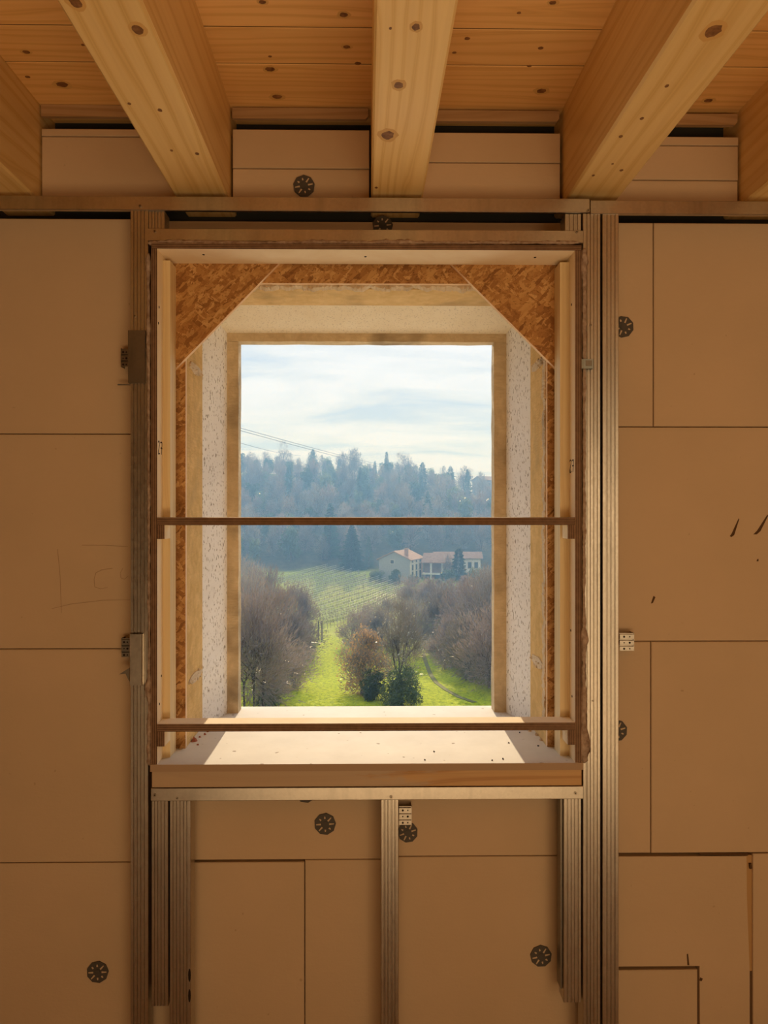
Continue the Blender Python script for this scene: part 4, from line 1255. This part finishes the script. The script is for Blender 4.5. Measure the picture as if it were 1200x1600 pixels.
near_leafy(585, 1094, 2.2, 2.6, 5000, .06, 61, 'dark evergreen bush at the foot of the orange bush', 'leaf_dark')
near_leafy(628, 1104, 2.7, 3.6, 9000, .06, 62, 'dark glossy evergreen bush at the foot of the slender tree', 'leaf_dark')
near_leafy(420, 1107, 1.3, 2.4, 3000, .06, 63, 'low olive scrub at the lower left edge of the meadow', 'leaf_olive')
near_leafy(395, 1060, 3.0, 4.0, 4000, .07, 64, 'dark undergrowth below the bare trees on the left', 'leaf_dark')
near_leafy(588, 911, 3.0, 4.0, 3000, .14, 65, 'olive bush with pale top left of the farmhouse', 'leaf_olive')
near_leafy(616, 914, 3.4, 4.0, 3500, .14, 66, 'dark hedge bush in front of the grey gable', 'leaf_dark')
near_leafy(645, 916, 2.4, 3.4, 2500, .14, 67, 'low bush at the corner of the cream farmhouse', 'leaf_olive')
near_leafy(700, 911, 3.0, 5.0, 3000, .14, 68, 'dark garden bush below the farm porch', 'leaf_dark')
near_leafy(745, 912, 3.6, 6.0, 3000, .14, 69, 'garden bush in front of the right farm wing', 'leaf_olive')
near_leafy(690, 985, 2.4, 5.0, 3000, .09, 70, 'green ivy patch on the right bank', 'leaf_olive')
near_leafy(752, 1000, 2.6, 5.0, 3000, .09, 71, 'green bramble patch by the right stone jamb', 'leaf_dark')
# cypress by the farm and the reddish garden tree
g, H = tree_top(717, 166, 857)
place('cypress', con_parts(H, 4.4, 6000, 77, .42, .05, .0), g, 'dark green cypress standing in front of the right farm wing', 'tree')
near_bare(697, 905, 6.0, 5.2, 3500, 78, 'reddish garden tree left of the cypress', 'twig_purple', .06, 1, .15, .25, 'leaf_orange')

# ---- vineyard
vine_m = twig_mat('vine_canes', (0.14,0.11,0.08), (0.22,0.18,0.13))
post_m = flat('vineyard_posts', (0.42,0.39,0.34), 0.8)
wire_m = flat('vineyard_wire', (0.75,0.75,0.72), 0.5, 0.0)
NROW = 14
for k in range(NROW):
    t = k/(NROW-1)
    a = hit(434+72*t, 912+72*t**1.1); b_ = hit(512+140*t**.9, 892+40*t**1.15)
    rs_ = random.Random(500+k)
    L = (b_-a).length; n = max(6, int(L/1.1))
    root = empty('vine_row', a); ordinal = ['topmost','second','third','fourth','fifth','sixth','seventh','eighth','ninth','tenth','eleventh','twelfth','thirteenth','lowest'][k]
    tag(root, f'{ordinal} row of bare vines on wires, counted down from the wood', 'vine row', 'vine rows of the vineyard')
    vn, ps, wr = MB(), MB(), MB(); prev = None
    for i in range(n+1):
        p = a.lerp(b_, i/n); p = onground(p.x, p.y-EYE.y) - a
        if i % 4 == 0: ps.tube(p - Vector((0,0,.3)), p + Vector((0,0,1.9)), .05, .05, 4)
        top = p + Vector((0,0,.8))
        vn.tube(p, top, .035, .03, 4)
        for _ in range(22):
            q = top + Vector((rs_.uniform(-.5,.5), rs_.uniform(-.5,.5), rs_.uniform(-.1,.2)))
            sliver(vn, q, Vector((rs_.gauss(0,.35), rs_.gauss(0,.35), 1)), rs_.uniform(.4,.9), .04, 0, rs_)
        if prev is not None:
            for hh in (.85, 1.35, 1.8):
                wr.tube(prev + Vector((0,0,hh)), p + Vector((0,0,hh)), .04, .04, 3, 0, False)
        prev = p
    for nm, mb, m in (('posts', ps, post_m), ('wires', wr, wire_m), ('vines', vn, vine_m)):
        o = bpy.data.objects.new(nm, mesh_of(nm, mb, [m])); col.objects.link(o); o.parent = root; o['kind'] = 'stuff'
# gate posts where the meadow meets the vineyard
for px, lab in ((497.5, 'dark left post at the meadow end of the vineyard'), (503, 'dark right post at the meadow end of the vineyard')):
    p = hit(px, 1000)
    root = MB().tube(p - Vector((0,0,.3)), p + Vector((0,0,2.5)), .11, .09, 6).tube(p + Vector((0,0,2.5)), p + Vector((0,0,2.56)), .09, .03, 6)
    tag(obj('wooden_post', root, M['bark']), lab, 'post', 'vineyard end posts')
# trodden path on the right of the meadow
pp = [hit(x, y) for x, y in ((661,1022),(667,1040),(673,1055),(682,1068),(697,1079),(718,1090),(742,1099))]
b = MB(); vv = []
for i, p in enumerate(pp):
    dd = (pp[min(i+1,len(pp)-1)] - pp[max(i-1,0)]); dd.z = 0; dd.normalize(); s = Vector((-dd.y, dd.x, 0))*.20
    for q in (p-s, p+s):
        z = ground(q.x, q.y-EYE.y); vv += [(q.x, q.y, z+.05), (q.x, q.y, z-.2)]
ff = []
for i in range(len(pp)-1):
    a0, b0 = 4*i, 4*i+4
    ff += [(a0, a0+2, b0+2, b0), (a0, b0, b0+1, a0+1), (a0+2, a0+3, b0+3, b0+2)]
b.add(vv, ff)
tag(obj('path', b, flat('trodden_earth', (0.16,0.17,0.06), 0.95)), 'narrow trodden path curving along the right of the meadow', 'path')

# ---- the farm
wall_grey = flat('grey_render', (0.36,0.36,0.35), 0.9); wall_cream = flat('cream_render', (0.78,0.70,0.56), 0.9); wall_white = flat('white_render', (0.80,0.79,0.76), 0.9)
def tiles():
    t = NT('roof_tiles')
    n = t.noise(t.coords((1,1,1)), 1.4, 4, 0.6)
    wv = t.n('ShaderNodeTexWave', {'Vector': t.coords((1,1,1), rand=0), 'Scale': 2.2}, bands_direction='X')
    c = t.ramp(n, [(0.3, (0.34,0.20,0.14)), (0.7, (0.50,0.33,0.25))])
    t.bump(wv.outputs['Fac'], .6, .08)
    return t.done(c, 0.9)
tile_m = tiles(); win_m = flat('dark_window', (0.05,0.05,0.055), 0.4); shut_m = flat('window_surround', (0.62,0.57,0.48), 0.8); chim_m = flat('chimney_brick', (0.40,0.25,0.19), 0.9)
def lobj(name, mb, mat, parent): return obj(name, mb, mat, parent, local=True)
def gable_house(name, loc, rz, W, L, he, hr, wmats, lab, wins, over=.45, cat='house'):
    """ridge along local Y, gable on the local -Y side; wins: (face, u, z, w, h)"""
    root = tag(empty(name, loc, rz), lab, cat)
    b = MB()
    P = [(0,0,-1.5),(W,0,-1.5),(W,0,he),(W/2,0,he+hr),(0,0,he)]
    Q = [(x_, L, z_) for x_, y_, z_ in P]
    b.add(P+Q, [(0,1,2,3,4),(9,8,7,6,5)], 0); b.add(P+Q, [(1,6,7,2),(5,0,4,9)], 1)
    b.m = [0,0,1,1]
    lobj('walls', b, wmats, root)
    sl_ = hr/(W/2)
    for sgn in (0, 1):
        xo = -over if sgn == 0 else W+over
        zo = he - over*sl_
        P = [(xo,-over,zo+.05),(W/2,-over,he+hr+.05),(W/2,L+over,he+hr+.05),(xo,L+over,zo+.05)]
        r = MB().add(P+[(x_,y_,z_+.22) for x_,y_,z_ in P], [(0,1,2,3),(7,6,5,4),(0,4,5,1),(1,5,6,2),(2,6,7,3),(3,7,4,0)])
        lobj('roof_slope', r, tile_m, root)
    for face, u, z, w_, h_ in wins:
        if face == 'g': s_ = MB().box(u-w_/2-.12,u+w_/2+.12,-.06,.1,z-.12,z+h_+.12); p_ = MB().box(u-w_/2,u+w_/2,-.08,.05,z,z+h_)
        else: s_ = MB().box(W-.1,W+.06,u-w_/2-.12,u+w_/2+.12,z-.12,z+h_+.12); p_ = MB().box(W-.05,W+.08,u-w_/2,u+w_/2,z,z+h_)
        o = lobj('window', s_, shut_m, root); lobj('pane', p_, win_m, o)
    return root
dA = 166.0
gA = Vector((pxx(592, dA), dA+EYE.y, 0)); gA.z = EYE.z + (PY-907)*dA/F
wn_ = [('g', 3.4, 4.1, .8, .8)]
for u in (1.7, 4.3, 6.9):
    wn_ += [('f', u, .5, 1.0, 1.7), ('f', u, 2.5, 1.0, 1.3), ('f', u, 4.3, .7, .5)]
hA = gable_house('farmhouse', gA, math.radians(-24), 7.8, 9.0, 5.0, 1.8, [wall_grey, wall_cream], 'two storey farmhouse with grey gable and cream facade', wn_)
lobj('chimney', MB().box(6.0,6.7,1.2,1.9,5.0,7.4).box(5.9,6.8,1.1,2.0,7.4,7.6), chim_m, hA)
# lower wing with porch
dB = 168.0
gB = Vector((pxx(661, dB), dB+EYE.y, EYE.z + (PY-906)*dB/F))
rB = tag(empty('farm_porch', gB, math.radians(-12)), 'lower farm building with columned porch between house and cypress', 'house')
b = MB().box(0, 5.0, 1.8, 7.0, -1.5, 4.2); lobj('walls', b, flat('porch_back', (0.36,0.24,0.18), .9), rB)
P = [(-.4,-.5,4.0),(5.4,-.5,4.0),(5.4,4.4,6.0),(-.4,4.4,6.0)]
lobj('roof_slope', MB().add(P+[(x_,y_,z_+.2) for x_,y_,z_ in P], [(0,1,2,3),(7,6,5,4),(0,4,5,1),(1,5,6,2),(2,6,7,3),(3,7,4,0)]), tile_m, rB)
P = [(-.4,9.3,4.0),(5.4,9.3,4.0),(5.4,4.4,6.0),(-.4,4.4,6.0)]
lobj('roof_slope', MB().add(P+[(x_,y_,z_+.2) for x_,y_,z_ in P], [(0,1,2,3),(7,6,5,4),(0,4,5,1),(1,5,6,2),(2,6,7,3),(3,7,4,0)]), tile_m, rB)
for x_ in (1.9, 4.6): lobj('column', MB().box(x_-.22, x_+.22, 0, .44, -1.0, 4.05).box(x_-.3, x_+.3, -.06, .5, 3.8, 4.05), wall_white, rB)
lobj('porch_floor', MB().box(-.2, 5.2, -.4, 1.8, 1.3, 1.6), wall_white, rB)
for x_ in (.9, 3.3): lobj('garden_door', MB().box(x_-.5, x_+.5, 1.7, 1.85, -.6, 1.2), win_m, rB)
# long right wing
dC = 176.0
gC = Vector((pxx(680, dC), dC+EYE.y, EYE.z + (PY-893)*dC/F))
rC = tag(empty('farm_wing', gC, math.radians(-4)), 'long pale farm wing with tiled roof behind the cypress', 'house')
lobj('walls', MB().box(0, 11.3, 0, 6, -3, 3.3), [wall_white], rC)
for y0, y1 in ((-.5, 3.0), (6.5, 3.0)):
    P = [(-.5,y0,3.2),(11.9,y0,3.2),(11.9,y1,4.6),(-.5,y1,4.6)]
    lobj('roof_slope', MB().add(P+[(x_,y_,z_+.2) for x_,y_,z_ in P], [(0,1,2,3),(7,6,5,4),(0,4,5,1),(1,5,6,2),(2,6,7,3),(3,7,4,0)]), tile_m, rC)
lobj('gable', MB().prism([(0,3.3),(6,3.3),(3,4.6)], 0, 0, 11.3), wall_white, rC)
for x_ in (1.5, 4.0, 8.6, 10.2):
    o = lobj('window', MB().box(x_-.55, x_+.55, -.06, .1, .7, 2.5), shut_m, rC); lobj('pane', MB().box(x_-.42, x_+.42, -.08, .05, .85, 2.35), win_m, o)
# house on the ridge at the right
gR = onground(pxx(738, 292), 292); 
rR = gable_house('ridge_house', Vector((gR.x, gR.y, EYE.z + (PY-752)*292/F - 3.2)), math.radians(-60), 7.5, 9, 3.4, 1.6, [wall_grey, wall_grey], 'grey house roof just showing on the ridge at the right', [('f', 3, .8, 1.0, 1.4), ('f', 6, .8, 1.0, 1.4)])

# ---- overhead lines on the left of the sky
cable_m = flat('cable', (0.12,0.13,0.15), 0.7)
for (x0,y0,x1,y1,lab) in ((340,659,640,735,'upper overhead cable sloping down to the ridge'), (340,663,640,738,'middle overhead cable sloping down to the ridge'), (340,682,470,712,'lower overhead cable at the left of the sky')):
    p = at(x0, y0, 110); q = at(x1, y1, 300); b = MB(); prev = None
    for i in range(25):
        t = i/24; c = p.lerp(q, t) - Vector((0,0,2.2*math.sin(math.pi*t)*.3))
        if prev is not None: b.tube(prev, c, .045, .045, 4, 0, False)
        prev = c
    tag(obj('overhead_cable', b, cable_m), lab, 'cable')

# ------------------------------------------------------------------ haze hanging in the valley
hz = MB().box(-140, 140, 30, 415, -30, 42)
hm = bpy.data.materials.new('valley_haze'); hm.use_nodes = True
ht = hm.node_tree; ht.nodes.clear()
vsn = ht.nodes.new('ShaderNodeVolumeScatter'); vsn.inputs['Color'].default_value = (0.24,0.52,1.0,1); vsn.inputs['Density'].default_value = 0.0036; vsn.inputs['Anisotropy'].default_value = 0.1
ho = ht.nodes.new('ShaderNodeOutputMaterial'); ht.links.new(vsn.outputs[0], ho.inputs['Volume'])
haze = obj('haze', hz, hm)
tag(haze, 'thin bluish haze filling the valley', 'haze', kind='stuff')
